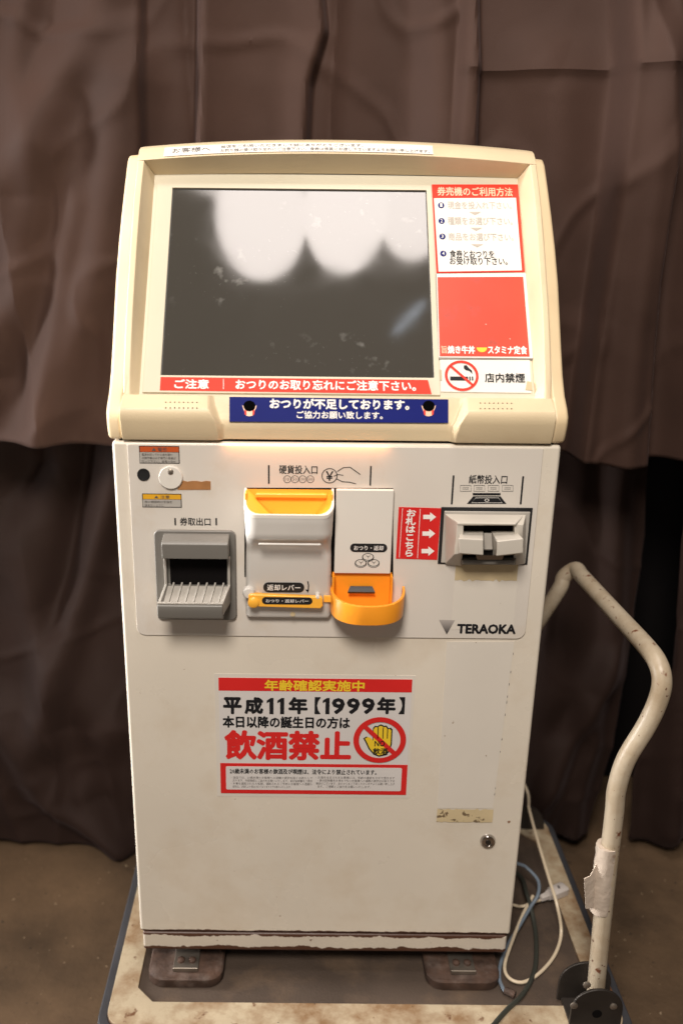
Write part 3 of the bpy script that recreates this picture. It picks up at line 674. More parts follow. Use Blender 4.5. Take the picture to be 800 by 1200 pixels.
pr = [(ty, lipz), (ty - .0028, lipz - .0012), (ty - .0034, lipz - .008), (ty - .0015, botz + .003), (ty + .004, botz), (ty + .012, botz + .0005), (ty + .003, botz + .006), (ty + .0028, lipz)]
fr_.prism([(xa, y, z) for y, z in pr], (xb_ - xa, 0, 0)); fr_.build('tray_front', 'grey', outl, bevel=.0012)
MB().box(xa, xb_, ty - .0015, ty + .0025, lipz + .0002, lipz + .0016).build('tray_lip', 'greyl', outl)
tf = MB().add([(hx0 + .003, -PF, zfl - .001), (hx1 - .003, -PF, zfl - .001), (xb_ - .003, ty + .003, lipz - .010), (xa + .003, ty + .003, lipz - .010)], [(0, 1, 2, 3)])
tray = tf.build('tray_floor', 'greyl', outl)
MB().box(hx0 + .002, hx1 - .002, -.0095, -.0068, botz + .008, zfl - .0015).build('tray_back', 'grey', outl)
for i in range(7):
    t = (i + .7) / 7.2; xt = hx0 + .003 + (hx1 - hx0 - .006) * t; xf = xa + .003 + (xb_ - xa - .006) * t
    MB().add([(xt - .0009, -PF - .001, zfl + .0015), (xt + .0009, -PF - .001, zfl + .0015), (xf + .0009, ty + .0035, lipz - .0062), (xf - .0009, ty + .0035, lipz - .0062),
              (xt - .0013, -PF - .001, zfl - .003), (xt + .0013, -PF - .001, zfl - .003), (xf + .0013, ty + .0035, lipz - .0105), (xf - .0013, ty + .0035, lipz - .0105)],
             [(0, 1, 2, 3), (0, 3, 7, 4), (1, 5, 6, 2), (3, 2, 6, 7), (0, 4, 5, 1)]).build('rib', 'greyl', tray)

# ---- coin unit
cu = slab(P1, [P1.ab(286.5, 571.5), P1.ab(286.5, 676), P1.ab(460.5, 676), P1.ab(460.5, 572)][::-1], .0004, .0006).build('coin_unit', 'dark', mach)
X0, X1 = -.1070, -.0025
def usec(d, z, e=0.0, r=.014, n=6, y0=-.0026):
    xl, xr = X0 + e, X1 - e; r = min(r, max(d - .002, .001)); pts = [(xl, y0, z)]
    for i in range(n + 1):
        a = math.radians(180 + 90 * i / n); pts.append((xl + r + r * math.cos(a), -(d - r) + r * math.sin(a) , z))
    for i in range(n + 1):
        a = math.radians(270 + 90 * i / n); pts.append((xr - r + r * math.cos(a), -(d - r) + r * math.sin(a), z))
    pts.append((xr, y0, z)); return pts
zr = Py(340, 604, -.036).z            # rim of the hopper
zt_ = Py(340, 573, -.003).z
def rim(d, z, e): 
    P = usec(d, z, e, .016)
    return [(x, y, zr + (zt_ - zr) * (1 - min(1, (-y - .0026) / (.036 - .0026)) ) ** 1.0 if True else z) for x, y, _ in P]
z628 = Py(340, 630, -.03).z; z640 = Py(340, 642, -.014).z; z725 = Py(340, 724, -.012).z
rings = [rim(.0375, zr, 0), [(x, y, min(q, 99)) for (x, y, _), q in zip(usec(.0375, 0, 0, .016), [p_[2] - .004 for p_ in rim(.0375, zr, 0)])],
         usec(.0360, zr - .012, .0005, .016), usec(.0335, z628 + .006, .001), usec(.0325, z628, .001), usec(.027, z628 - .005, .0015, .012), usec(.0165, z640, .0015, .009), usec(.0135, z640 - .010, .001, .007), usec(.0130, z725 + .004, .0, .006), usec(.0105, z725, .001, .005)]
hp_ = MB().loft(rings, False); n_ = len(rings[-1]); hp_.f.append(tuple(len(hp_.v) - n_ + j for j in range(n_)))
# inner wall of the rim
inn = [rim(.0375, zr, 0), [(x, y, z) for x, y, z in rim(.0352, zr, .0022)]]
hp_.loft(inn, False)
cham = hp_.build('coin_hopper', 'greyw', cu, smooth=True)
rimo = MB(); R0 = rim(.0379, zr, -.0004); R1 = rim(.0352, zr, .0024)
rimo.loft([[(x, y, z - .0035) for x, y, z in R0], [(x, y, z + .0008) for x, y, z in R0], [(x, y, z + .0008) for x, y, z in R1], [(x, y, z - .003) for x, y, z in R1]], False)
rimo.build('hopper_rim', 'white', cham, smooth=True)
fn = MB(); T0 = [(x, y, z - .0005) for x, y, z in rim(.0352, zr, .0024)]
cxm = X0 + (X1 - X0) * .62
T1_ = [(cxm + (x - cxm) * .50, -.004 + (y + .004) * .75, zr - .011) for x, y, z in T0]
fn.loft([T0, T1_], False); k = len(fn.v); n_ = len(T1_); fn.f.append(tuple(k - n_ + j for j in range(n_)))
fn.add([(X0 + .0026, -.0027, zt_ - .0005), (X1 - .0026, -.0027, zt_ - .0005), (X1 - .0026, -.0027, zr - .011), (X0 + .0026, -.0027, zr - .011)], [(0, 1, 2, 3)])
funnel = fn.build('coin_funnel', 'orange', cham)
MB().box(X0 + .013, X1 - .008, -.0085, -.0028, zt_ - .0095, zt_ - .0045).build('funnel_bar', 'orange', funnel, bevel=.001)
MB().box(X0 + .0008, X0 + .0034, -.018, -.0028, zt_ - .012, zt_ - .001).build('funnel_end', 'orange', funnel, bevel=.0008)
MB().box(X1 - .0034, X1 - .0008, -.018, -.0028, zt_ - .012, zt_ - .001).build('funnel_end', 'orange', funnel, bevel=.0008)
# moulded shelf under the hopper bulge
PL = Plane((0, -.0133, Z0), (1, 0, 0), (0, 0, 1))
PB = Plane((0, -.0165, Z0), (1, 0, 0), (0, 0, 1))
sh = MB(); a_ = Py(303, 634, -.031); b_2 = Py(376, 634, -.031)
sh.box(a_.x, b_2.x, -.0335, -.030, a_.z - .0045, a_.z - .0022); sh.build('shelf_edge', 'greyw', cham, bevel=.0008)
# pill label, arrow
def pill(pl, px, m, parent, h, text, tm='lett', bold=.012):
    x0, y0, x1, y1 = pl.rect(*px); o = slab(pl, rrect(x0, y0, x1, y1, (y1 - y0) / 2 * .98, 6), h, .0005).build('printed_label', m, parent)
    u0, v0, u1, v1 = px; lettering([(text, (u0 + 4.5, v0 + 2.2, u1 - 4.5, v1 - 2.2))], pl, tm, o, h + .0003, bold=bold); return o
pill(PL, (308.5, 682.5, 356.5, 694), 'black', cham, .0006, '返却レバー')
ar = MB(); stroke(PL, pxs(PL, [(360.5, 681), (361.5, 686), (361, 692.5)]), .0014, .0006, ar)
q = pxs(PL, [(357.5, 690.5), (361.2, 691), (361, 694.5)]); ar.add([PL.pt(a, b, .0006) for a, b in q], [(0, 2, 1)])
ar.build('arrow', 'ink', cham, recalc=False)
# lever
ly = -.024
LP = Plane((0, ly, Z0), (1, 0, 0), (0, 0, 1))
l0 = LP.ab(291, 696.5); l1 = LP.ab(378, 700); l2 = LP.ab(378, 713.5); l3 = LP.ab(291, 711)
lev = MB().prism([LP.pt(*q) for q in [(l3[0], l3[1] + .002), (l3[0] + .002, l3[1]), (l2[0] - .003, l2[1]), (l2[0], l2[1] + .003), (l1[0], l1[1] - .002), (l1[0] - .002, l1[1]), (l0[0] + .002, l0[1]), (l0[0], l0[1] - .002)]], (0, .007, 0))
lev.box(l0[0] + .004, l0[0] + .016, ly + .0072, -.0125, Z0 + l3[1] + .002, Z0 + l0[1] - .002)
lv = lev.build('return_lever', 'orange', cu, bevel=.0012)
MB().lathe(LP.pt(*LP.ab(297, 706), .0), (0, -1, 0), [(.0068, -.001), (.0068, .0012), (.0052, .0024), (.0005, .0026)], 24).build('lever_knuckle', 'orange', lv, smooth=True)
pill(LP, (307, 699.8, 366, 708.2), 'black', lv, .0004, 'おつり・返却レバー', bold=.008)
MB().lathe(Py(292, 692.5, -.012), (0, -1, 0), [(.0075, 0), (.0075, .006), (.006, .0085), (.0005, .009)], 24).build('pivot_boss', 'greyw', cham, smooth=True)
MB().lathe(Py(372, 695.5, -.012), (0, -1, 0), [(.0028, 0), (.0028, .010), (.002, .012), (.0005, .0125)], 16).build('stop_pin', 'white', cham, smooth=True)
MB().lathe(Py(343, 719.5, -.0128), (0, -1, 0), [(.0030, 0), (.0030, .001), (.0005, .001)], 16).build('lock_hole', 'residue', cham)
# return cover
CY = -.0085; CPn = Plane((0, CY, Z0), (1, 0, 0), (0, 0, 1))
c0 = CPn.rect(392.5, 574, 459.5, 672.5)
cv = MB().box(c0[0], c0[2], CY, -.0027, Z0 + c0[1], Z0 + c0[3]).build('return_cover', 'white', cu, bevel=.0014)
pill(CPn, (410, 637, 453.5, 647), 'black', cv, .0003, 'おつり・返却')
ic = MB()
for u, v in ((431, 652.5), (422.5, 659.5), (437.5, 659.5)):
    c = CPn.ab(u, v); ring2d(CPn, c[0], c[1], .0040, .0047, .0003, 0, ic, 28, 1.5)
    stroke(CPn, [(c[0] - .0022, c[1] + .0016), (c[0] + .0003, c[1] + .0002), (c[0] + .0028, c[1] + .0016)], .0006, .0003, ic)
    stroke(CPn, [(c[0] + .0003, c[1] + .0002), (c[0] + .0003, c[1] - .0018)], .0006, .0003, ic)
    stroke(CPn, [(c[0] - .0070, c[1] - .0005), (c[0] - .0062, c[1] - .0036), (c[0] - .003, c[1] - .0056), (c[0], c[1] - .0062), (c[0] + .003, c[1] - .0056), (c[0] + .0062, c[1] - .0036), (c[0] + .0070, c[1] - .0005)], .0006, .0003, ic)
ic.build('coin_symbol', 'ink', cv, recalc=False)
# outlet cup: hollow box and D shaped bowl
q0 = P1.rect(391, 671, 459, 699)
zc_top = Z0 + q0[3]; xcL, xcR = -.0015, .0705
MB().box(xcL, xcR, -.0032, -.0026, zc_top - .052, zc_top + .001).build('cup_back', 'orange2', cu)
zR = Py(430, 713, -.053).z + .0015; zBm = Py(430, 737, -.052).z
def dsec(z, s=1.0, e=0.0, n=22):
    out = []; xa_, xb2 = -.0045 + e, .0870 - e; cxx = (xa_ + xb2) / 2; rx = (xb2 - xa_) / 2; 
    for i in range(n + 1):
        t = math.pi * (1 - i / n); c_ = math.cos(t); s2_ = math.sin(t)
        x = cxx + rx * math.copysign(abs(c_) ** .82, c_) ; y = -.0034 - (.0495 - e) * s2_ ** .80 * s
        out.append((x, y, z))
    return out
def slope(P, dz): return [(x, y, z + dz * (1 - min(1, (-y - .003) / .05))) for x, y, z in P]
bowl = MB().loft([dsec(zBm + .001, .93, .004), dsec(zBm + .004, .98, .001), slope(dsec(zR - .001), .006), slope(dsec(zR, 1, .0004), .006), slope(dsec(zR, 1, .0030), .006), dsec(zBm + .006, .93, .005)], False)
k = len(bowl.v); n_ = 23; bowl.f.append(tuple(range(n_))); bowl.f.append(tuple(k - n_ + j for j in range(n_)))
cupo = bowl.build('change_cup', 'orange2', cu, smooth=True)
MB().box(xcL - .0005, xcL + .0020, -.014, -.0034, zBm + .006, zc_top - .001).build('cup_cheek', 'orange2', cupo)
MB().box(xcR - .0020, xcR + .0005, -.014, -.0034, zBm + .006, zc_top - .001).build('cup_cheek', 'orange2', cupo)
ms = Py(423, 689.5, -.006); MB().add([(ms.x - .0135, -.006, ms.z + .003), (ms.x + .0135, -.006, ms.z + .003), (ms.x + .0165, -.012, ms.z - .002), (ms.x - .0165, -.012, ms.z - .002), 
    (ms.x - .0135, -.0035, ms.z + .0), (ms.x + .0135, -.0035, ms.z + .0), (ms.x + .0165, -.010, ms.z - .005), (ms.x - .0165, -.010, ms.z - .005)],
    [(0, 1, 2, 3), (4, 7, 6, 5), (0, 3, 7, 4), (1, 5, 6, 2), (3, 2, 6, 7), (0, 4, 5, 1)]).build('coin_flap', 'black', cupo)
MB().box(-.012, .003, -.016, -.0136, Py(395, 703, -.015).z - .003, Py(395, 698, -.015).z).build('cup_lip', 'orange', cupo, bevel=.0006)

# ---- bill inserter
bx = P1.rect(514.5, 594.5, 620.5, 661)
bf = slab(P1, [(bx[0], bx[1]), (bx[2], bx[1]), (bx[2], bx[3]), (bx[0], bx[3])], .0012, .0014).build('bill_inserter', 'black', mach, bevel=.0004)
bi_ = P1.rect(518, 598.5, 617.5, 659)
MB().box(bi_[0], bi_[2], -.0052, -.0034, Z0 + bi_[1], Z0 + bi_[3]).build('inserter_frame', 'greyl', bf, bevel=.0008)
def hexa(b, t): return [(0, 3, 2, 1), (4, 5, 6, 7), (0, 1, 5, 4), (1, 2, 6, 5), (2, 3, 7, 6), (3, 0, 4, 7)]
yF = -.034
def PFz(u, v, y=yF): return Py(u, v, y)
def quadbody(back, front, yb, yf, name, m, parent, bevel=.001):
    A = [Py(u, v, yb) for u, v in back]; B = [Py(u, v, yf) for u, v in front]
    for q in A: q.y = yb
    for q in B: q.y = yf
    return MB().add(A + B, hexa(0, 0)).build(name, m, parent, bevel=bevel)
# upper hood (above the slot), left and right flanks, lower chin
up_ = quadbody([(523, 602), (614, 603), (614, 616), (523, 616)], [(536, 612.5), (604, 613.5), (604, 615.5), (536, 615.5)], -.0054, -.030, 'inserter_hood', 'billl', bf)
quadbody([(521, 602), (536, 602), (541, 664), (521, 661)], [(536, 613), (543, 614), (542, 648), (532, 650)], -.0054, -.029, 'inserter_flank', 'billl', bf)
quadbody([(600, 603), (616, 603), (615, 661), (600, 663)], [(602, 614), (613, 615), (611, 640), (603, 640)], -.0054, -.026, 'inserter_flank', 'billl', bf)
quadbody([(538, 612), (604, 612), (604, 662), (538, 662)], [(540, 613), (604, 613), (602, 660), (540, 660)], -.0054, -.012, 'inserter_throat', 'dark', bf, 0)
jl = quadbody([(539, 622), (566, 622), (565, 650), (539, 650)], [(537, 631), (566, 632.5), (566, 650.5), (538, 648.5)], -.0115, -.045, 'guide_jaw', 'billl', bf)
quadbody([(575, 622), (604, 622), (606, 650), (577, 650)], [(582.5, 634.5), (613, 631), (612.5, 648), (581, 651.5)], -.0115, -.045, 'guide_jaw', 'billl', bf)
quadbody([(566, 624), (576, 624), (576, 645), (566, 645)], [(566.5, 625), (576, 625), (577, 644), (566.5, 644)], -.0115, -.018, 'guide_bridge', 'greyl', bf)
quadbody([(536, 651), (606, 651), (604, 662), (538, 662)], [(541, 656.5), (603, 657), (601, 661.5), (543, 661)], -.0054, -.024, 'lower_lip', 'grey', bf)
mt = quadbody([(558, 649), (592, 649), (590, 656), (560, 656)], [(557, 650.5), (590, 651), (588, 656), (559, 656)], -.012, -.0285, 'steel_plate', 'chrome', bf, 0)

# ---- red guide sticker
rs = slab(P1, [P1.ab(463.5, 654.5), P1.ab(512, 656), P1.ab(516.5, 595.5), P1.ab(467, 594)], .0005, .0005).build('guide_sticker', 'red', mach, label='red sticker with three white arrows')
lettering([('お札はこちら', (474, 596.5, 486, 652), True)], P1, 'lett', rs, .0009, bold=.028)
gl = MB()
stroke(P1, pxs(P1, [(471.3, 595.5), (467.5, 653)]), .0006, .0009, gl); stroke(P1, pxs(P1, [(492, 596), (488.8, 654)]), .0006, .0009, gl)
for u, v in ((502.5, 605.5), (501.5, 625), (500.5, 645.5)):
    q = pxs(P1, [(u - 7, v - 2.5), (u + 1, v - 2.5), (u + 1, v - 5.5), (u + 8, v), (u + 1, v + 5.5), (u + 1, v + 2.5), (u - 7, v + 2.5)])
    P = [P1.pt(a, b, .0009) for a, b in q]; gl.add(P, [(0, 6, 5, 1), (2, 1, 5, 4), (2, 4, 3)])
gl.build('arrow', 'lett', rs, recalc=False)

# ---- poster
po = decal('age_check_poster', FRONT, (253, 790.5, 482.5, 934), 'film', mach, .0004, .0004)
PO = Plane((0, -.0004, Z0), (1, 0, 0), (0, 0, 1))
ps = [PO.ab(258, 930.5), PO.ab(475, 931.5), PO.ab(482, 796.5), PO.ab(256, 793.5)]
ps = [(-.1430, .2335), (.1030, .2335), (.1030, .4065), (-.1430, .4065)]
slab(PO, ps, .0004, .0003).build('poster_sheet', 'poster', po)
x0, x1 = -.1430, .1030
hd = PO.ab(370, 810)[1]; fo_ = PO.ab(370, 895)[1]
slab(PO, [(x0, hd), (x1, hd), (x1, .4065), (x0, .4065)], .0008, .0003).build('header_band', 'red', po)
slab(PO, [(x0, .2335), (x1, .2335), (x1, fo_), (x0, fo_)], .0008, .0003).build('footer_band', 'red', po)
fi = PO.rect(265, 898.5, 470, 925.5)
slab(PO, rrect(fi[0], fi[1], fi[2], fi[3], .002), .0012, .0003).build('footer_field', 'poster', po)
lettering([('年齢確認実施中', (310, 796.5, 427, 809.5))], PO, 'yel', po, .0012, bold=.022)
lettering([(t_, (a_, 816.5 + (1 if t_ in '119' else 0), b_, 836.5), False, d_) for t_, a_, b_, d_ in (('平', 261.5, 283.5, .034), ('成', 286.5, 308.5, .034), ('1', 312.5, 320.5, .024), ('1', 325, 333, .024), ('年', 338, 360.5, .034), ('【', 368.5, 375.5, .03), ('1', 378, 386, .024), ('9', 388.5, 404, .030), ('9', 406, 421.5, .030), ('9', 423.5, 439, .030), ('年', 441.5, 463.5, .034), ('】', 467, 474, .03))] + [ ('本日以降の誕生日の方は', (261, 839, 410, 853), False, .030)], PO, 'ink', po, .0008)
lettering([('飲酒禁止', (263, 855.5, 411.5, 890.5))], PO, 'red', po, .0008, bold=.031)
lettering([('20歳未満のお客様の飲酒及び喫煙は、法令により禁止されています。', (269.5, 900.5, 441, 906.8), False, .02)], PO, 'ink', po, .0014, res=1)
small = ['・当店では、20歳未満のお客様への酒類の提供を固くお断りして', 'おります。年齢確認にご協力をお願いいたします。身分証明書をご提示', '・お車を運転されるお客様、運転されるご予定のお客様への酒類の', '提供は、法律により禁止されておりますのでお断りいたします。']
smallr = ['・お酒を注文されるお客様には、年齢の確認をさせて頂きます', '・身分証明書をお持ちでないお客様への酒類の提供はお断りする', '場合がございます。あらかじめご了承くださいますようお願い申し上げ', 'ます。ご理解とご協力をお願いいたします。']
lettering([(t, (271 + (2 if i % 2 else 0), 909.3 + i * 3.5, 366 - (25 if i == 3 else 0), 912.3 + i * 3.5)) for i, t in enumerate(small)] +
          [(t, (370 + (2 if i % 2 else 0), 909.3 + i * 3.5, 462 - (28 if i == 3 else 0), 912.3 + i * 3.5)) for i, t in enumerate(smallr)], PO, 'inkmid', po, .0014, bold=0, res=1)
# prohibition hand
cc = PO.ab(444.5, 866.5); sc_ = (PO.ab(475, 866)[0] - PO.ab(414, 866)[0]) / 61
def hpx(dx, dy): return (cc[0] + dx * sc_, cc[1] - dy * sc_ )
hand_out = [(-16, 3), (-18.5, -1.5), (-15, -4), (-11, -2.5), (-8, 1.5), (-8, -15), (-6, -18), (-2.6, -17.5), (-2, -18.5), (.8, -20), (3.4, -18.8), (4, -18), (7, -18.5), (8.6, -16.5), (9.3, -15), (12, -15.8), (14, -13.5), (14, 5), (12.5, 14), (8, 20), (0, 22), (-6, 19.5), (-12, 12)]
hb = MB(); hb.prism([PO.pt(*hpx(x * 1.04, y * 1.04), .0010) for x, y in hand_out], -PO.n * .0002); hb.build('hand_outline', 'ink', po)
hb = MB(); hb.prism([PO.pt(*hpx(x * .93, y * .95), .0013) for x, y in hand_out], -PO.n * .0002); ho = hb.build('hand_symbol', 'yel', po)
fg = MB()
for x in (-2.3, 3.6, 8.8): stroke(PO, [hpx(x, -17), hpx(x, -2)], .0012, .0016, fg)
fg.build('finger_lines', 'ink', ho, recalc=False)
pr_ = MB(); ring2d(PO, cc[0], cc[1], 24.3 * sc_, 30.8 * sc_, .0018, 0, pr_, 56); 
stroke(PO, [hpx(-19, -19), hpx(19, 19)], 5.6 * sc_, .0016, pr_)
pr_.build('prohibition_ring', 'red', po, recalc=False)
def hrect(dx0, dy0, dx1, dy1): return (444.5 + dx0, 866.5 + dy0, 444.5 + dx1, 866.5 + dy1)
lettering([('NO', hrect(-6, .5, 6, 7)), ('飲酒', hrect(-8, 9, 9.5, 16.5))], PO, 'ink', po, .0021, bold=.015)
# ---- lock on the door and paper tag
c = FRONT.ab(571, 985)
dl = MB().lathe(FRONT.pt(c[0], c[1], -.0005), (0, -1, 0), [(.0105, 0), (.0105, .002), (.0088, .0048), (.0060, .0055), (.0058, .0043), (.0005, .0043)], 32).build('door_lock', 'chrome', mach, smooth=True)
MB().lathe(FRONT.pt(c[0], c[1], .0036), (0, -1, 0), [(.0036, 0), (.0036, .0012), (.0004, .0012)], 20).build('key_slot', 'iron', dl, smooth=True)
MB().add([(HW - .001, .06, Z0 + .398), (HW + .009, .05, Z0 + .412), (HW - .001, .06, Z0 + .422), (HW - .001, .063, Z0 + .41)], [(0, 1, 2), (0, 3, 1), (1, 3, 2)]).build('paper_tag', 'residue2', mach)
MB().box(-.10, -.02, .0015 - .0012, .0012, Z0 - .028, Z0 - .010)

# ================================================================== SCREEN HOUSING
zc = Z0
prof = [(.030, .7165), (-.003, .7165), (-.0050, .7205), (-.0085, .7290), (-.0115, .7400), (-.0130, .7490), (-.0095, .7560), (.0140, .7665)]
profc = [(.030, .7165), (.0040, .7165), (.0030, .7205), (.0018, .7290), (.0010, .7360), (.0035, .7415), (.0090, .7545), (.0140, .7665)]
railp = [(.0140, .7665), (.022, .790), (.040, .825), (.058, .857), (.079, .890), (.106, .930), (.133, .967), (.160, 1.0), (.1850, 1.0265)]
topp = [(.1850, 1.0265), (.192, 1.0335), (.2015, 1.0400)]
OUT, OPN, PLT = .2480, .2400, .2305
SC_E = (.138, .138, .138, .138, .140, .144, .149, .151)
def colx(i):
    """column positions for profile row i: the five columns of the scoop's flank follow its curved edge"""
    t = [SC_E[i] - .0085 * k / 4 for k in range(5)]
    h = [OUT, OPN, .215, .185, .165] + t + [.10, .06, .02]
    return [-q for q in h] + h[::-1]
cols = colx(5)
def scoop(x, i=5): return smooth01((SC_E[i] - abs(x)) / .0085)
def arch(x): return .0105 * (1 - (abs(x) / OUT) ** 2.2)
bz_ = MB(); nC = len(cols)
rows = []
for i in range(len(prof)):
    rows.append([(x, prof[i][0] * (1 - scoop(x, i)) + profc[i][0] * scoop(x, i), prof[i][1] * (1 - scoop(x, i)) + profc[i][1] * scoop(x, i) + zc) for x in colx(i)])
bz_.loft(rows, False)
# ledge to the plate
def toplate(y, z):
    P = Vector((0, y, z + zc)) - SCR.O; return P.dot(SCR.n), (Vector((0, y, z + zc)) - SCR.n * P.dot(SCR.n))
lp = rows[-1][1:-1]; q = toplate(.0140, .7665)[1]
bz_.loft([lp, [(x * PLT / OPN, q.y, q.z) for x, _, _ in lp]], False)
for sgn in (-1, 1):
    R = []
    for y, z in railp:
        p_ = toplate(y, z)[1]
        R.append([(sgn * OUT, y + .032, z + zc - .004), (sgn * OUT, y + .0015, z + zc), (sgn * (OUT - .0015), y, z + zc), (sgn * OPN, y, z + zc), (sgn * PLT, p_.y, p_.z)])
    bz_.loft(R, False)
    bz_.loft([[(sgn * OUT, y + .030 if i > 1 else .03, z + zc - (.004 if i > 5 else 0)), (sgn * OUT, y, z + zc)] for i, (y, z) in enumerate(prof)], False)
# hood strip, top and underside
ccols = cols[1:-1]
T = [[(x, y, z + zc + arch(x) * (1 if abs(x) < OUT else 0)) for x in cols] for y, z in topp]
T.append([(x, .212, 1.0430 + zc + arch(x)) for x in cols]); T.append([(x, .245, 1.046 + zc + arch(x)) for x in cols]); T.append([(x, .325, 1.040 + zc + arch(x)) for x in cols])
bz_.loft(T, False)
q = toplate(.1850, 1.0265)[1]
U0 = [(x, .1850, 1.0265 + zc + arch(x)) for x in ccols]; U1 = [(x * PLT / OPN, q.y + .0005, q.z + arch(x) * .35) for x in ccols]
bz_.loft([U0, U1], False)
for sgn in (-1, 1):
    bz_.loft([[(sgn * OUT, y + .032, z + zc - .004), (sgn * OUT, y, z + zc)] for y, z in topp + [(.212, 1.043)]], False)
bm = bmesh.new(); mtmp = bpy.data.meshes.new('t'); mtmp.from_pydata([tuple(v) for v in bz_.v], [], bz_.f); bm.from_mesh(mtmp)
bmesh.ops.remove_doubles(bm, verts=bm.verts, dist=.0004); bmesh.ops.recalc_face_normals(bm, faces=bm.faces)
bm.verts.index_update(); B2 = MB(); B2.v = [v.co.copy() for v in bm.verts]; B2.f = [tuple(v.index for v in f.verts) for f in bm.faces]; bm.free()
bezel = B2.build('screen_bezel', 'cream', mach, bevel=.0022, seg=3, ang=38)
# side cheeks
wing = [(.040, .7165), (.000, .7165), (-.0030, .7195), (-.0060, .7290), (-.0080, .7400), (-.0070, .7490), (.000, .7570), (.016, .770), (.032, .7900), (.053, .825), (.071, .857), (.090, .890), (.119, .930), (.150, .967), (.180, 1.0), (.2060, 1.0290), (.216, 1.0350), (.330, 1.0400), (.335, .7165)]
for sgn in (-1, 1):
    # outer face bulges slightly so the flank reads as rounded
    A = [(sgn * .2475, y, z + zc) for y, z in wing]; B = [(sgn * .2655, y + (.004 if y < .22 else 0), z + zc - .0015 * (1 if z > 1 else 0)) for y, z in wing]; n_ = len(A)
    MB().add(A + B, [tuple(range(n_)), tuple(range(2 * n_ - 1, n_ - 1, -1))] + [(i, i + n_, (i + 1) % n_ + n_, (i + 1) % n_) for i in range(n_)]).build('side_cheek', 'cream_side', mach, bevel=.0045, seg=4, ang=50)
MB().prism([(-.2470, .062, .7175 + zc), (-.2470, .330, .7175 + zc), (-.2470, .330, 1.036 + zc), (-.2470, .262, 1.036 + zc)], (.494, 0, 0)).build('housing_back', 'cream_side', mach)
# plate
S = SCR
def sb(z): return (z - .784) / math.cos(LEAN)
slab(S, [(-PLT - .001, sb(.757)), (PLT + .001, sb(.757)), (PLT + .001, sb(1.018)), (-PLT - .001, sb(1.018))], 0, .004).build('screen_plate', 'plate', mach)
x0, y0, x1, y1 = -.2265, sb(.7660), .1200, sb(.9995)
sx0, sy0, sx1, sy1 = -.2065, 0.0, .1140, .2625
def frame_poly(o, i_, h0, h1):
    mb = MB(); O = [(o[0], o[1]), (o[2], o[1]), (o[2], o[3]), (o[0], o[3])]; I = [(i_[0], i_[1]), (i_[2], i_[1]), (i_[2], i_[3]), (i_[0], i_[3])]
    mb.loft([[S.pt(a, b, h0) for a, b in O], [S.pt(a, b, h1) for a, b in O], [S.pt(a, b, h1) for a, b in I], [S.pt(a, b, h0) for a, b in I]], True); return mb
frame_poly((x0, y0, x1, y1), (sx0, sy0, sx1, sy1), .0001, .0030).build('screen_frame', 'plate', mach, bevel=.0006)
slab(S, [(sx0 + .0002, sy0 + .0002), (sx1 - .0002, sy0 + .0002), (sx1 - .0002, sy1 - .0002), (sx0 + .0002, sy1 - .0002)], .0006, .0005).build('screen_gasket', 'black', mach)
slab(S, [(sx0 + .0012, sy0 + .0012), (sx1 - .0014, sy0 + .0012), (sx1 - .0014, sy1 - .0022), (sx0 + .0012, sy1 - .0022)], .0011, .0005).build('screen_glass', 'screen', mach)
# stickers on the plate
S3 = Plane(S.pt(0, 0, .0031), S.x, S.u)
def quad_decal(name, pl, px4, m, parent, h, t=.0005, label=None):
    P = [pl.ab(*q) for q in px4]; return slab(pl, P, h, t).build(name, m, parent, label=label)
st = quad_decal('caution_strip', S3, [(187.5, 457.5), (505.5, 462), (501, 445.5), (188.5, 442)], 'redb', mach, .0006)
lettering([('ご注意', (204.5, 444.8, 245, 456), False, .024), ('おつりのお取り忘れにご注意下さい。', (276, 445.8, 487, 457.8), False, .022)], S3, 'lett', st, .0010)
gl = MB(); stroke(S3, pxs(S3, [(262, 444.5), (262, 456.5)]), .0006, .0010, gl); gl.build('divider', 'lett', st, recalc=False)
card = quad_decal('instruction_card', S, [(511, 320.5), (614, 319), (606, 217), (505.5, 217)], 'redb', mach, .0015, .0014)
CP = Plane(S.pt(0, 0, .0015), S.x, S.u)
quad_decal('card_field', CP, [(513.5, 318.5), (611, 317), (604, 232), (508, 232.5)], 'pwhite', card, .0004)
lettering([('券売機のご利用方法', (512, 219.5, 600, 230))], CP, 'skin', card, .0004, bold=.018)
lettering([('現金を投入れ下さい。', (524, 236.5, 599, 245.5)), ('種類をお選び下さい。', (524, 255, 600, 264)), ('商品をお選び下さい。', (525, 273.5, 601, 282.5))], CP, 'inkgrey', card, .0008, bold=.006)
lettering([('食券とおつりを', (526.5, 293.5, 578.5, 302.5)), ('お受け取り下さい。', (526.5, 301.8, 594, 310.8))], CP, 'ink', card, .0008, bold=.012)
for i, (u, v) in enumerate(((516.5, 241), (517, 259.3), (518, 277.5), (519, 297.5))):
    blob(CP, u, v, 3.6, 3.4, 'blue', card, .0008, 'step_number')
    lettering([(str(i + 1), (u - 1.4, v - 2.2, u + 1.4, v + 2.2))], CP, 'pwhite', card, .0011, name='numeral', bold=.02, res=1)
tr = MB()
for u, v in ((556, 250.5), (557.5, 269), (558.5, 288.3)):
    q = pxs(CP, [(u - 7, v - 1.8), (u + 7, v - 1.8), (u, v + 2)]); tr.add([CP.pt(a, b, .0008) for a, b in q], [(0, 2, 1)])
tr.build('arrow', 'inkgrey', card, recalc=False)
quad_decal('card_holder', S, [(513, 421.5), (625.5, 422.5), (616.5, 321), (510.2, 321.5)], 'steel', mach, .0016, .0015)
cd2 = quad_decal('menu_card', S, [(513.5, 420), (623.5, 421), (615, 321.5), (510.8, 322)], 'pwhite', mach, .0024, .0022)
C2 = Plane(S.pt(0, 0, .0024), S.x, S.u)
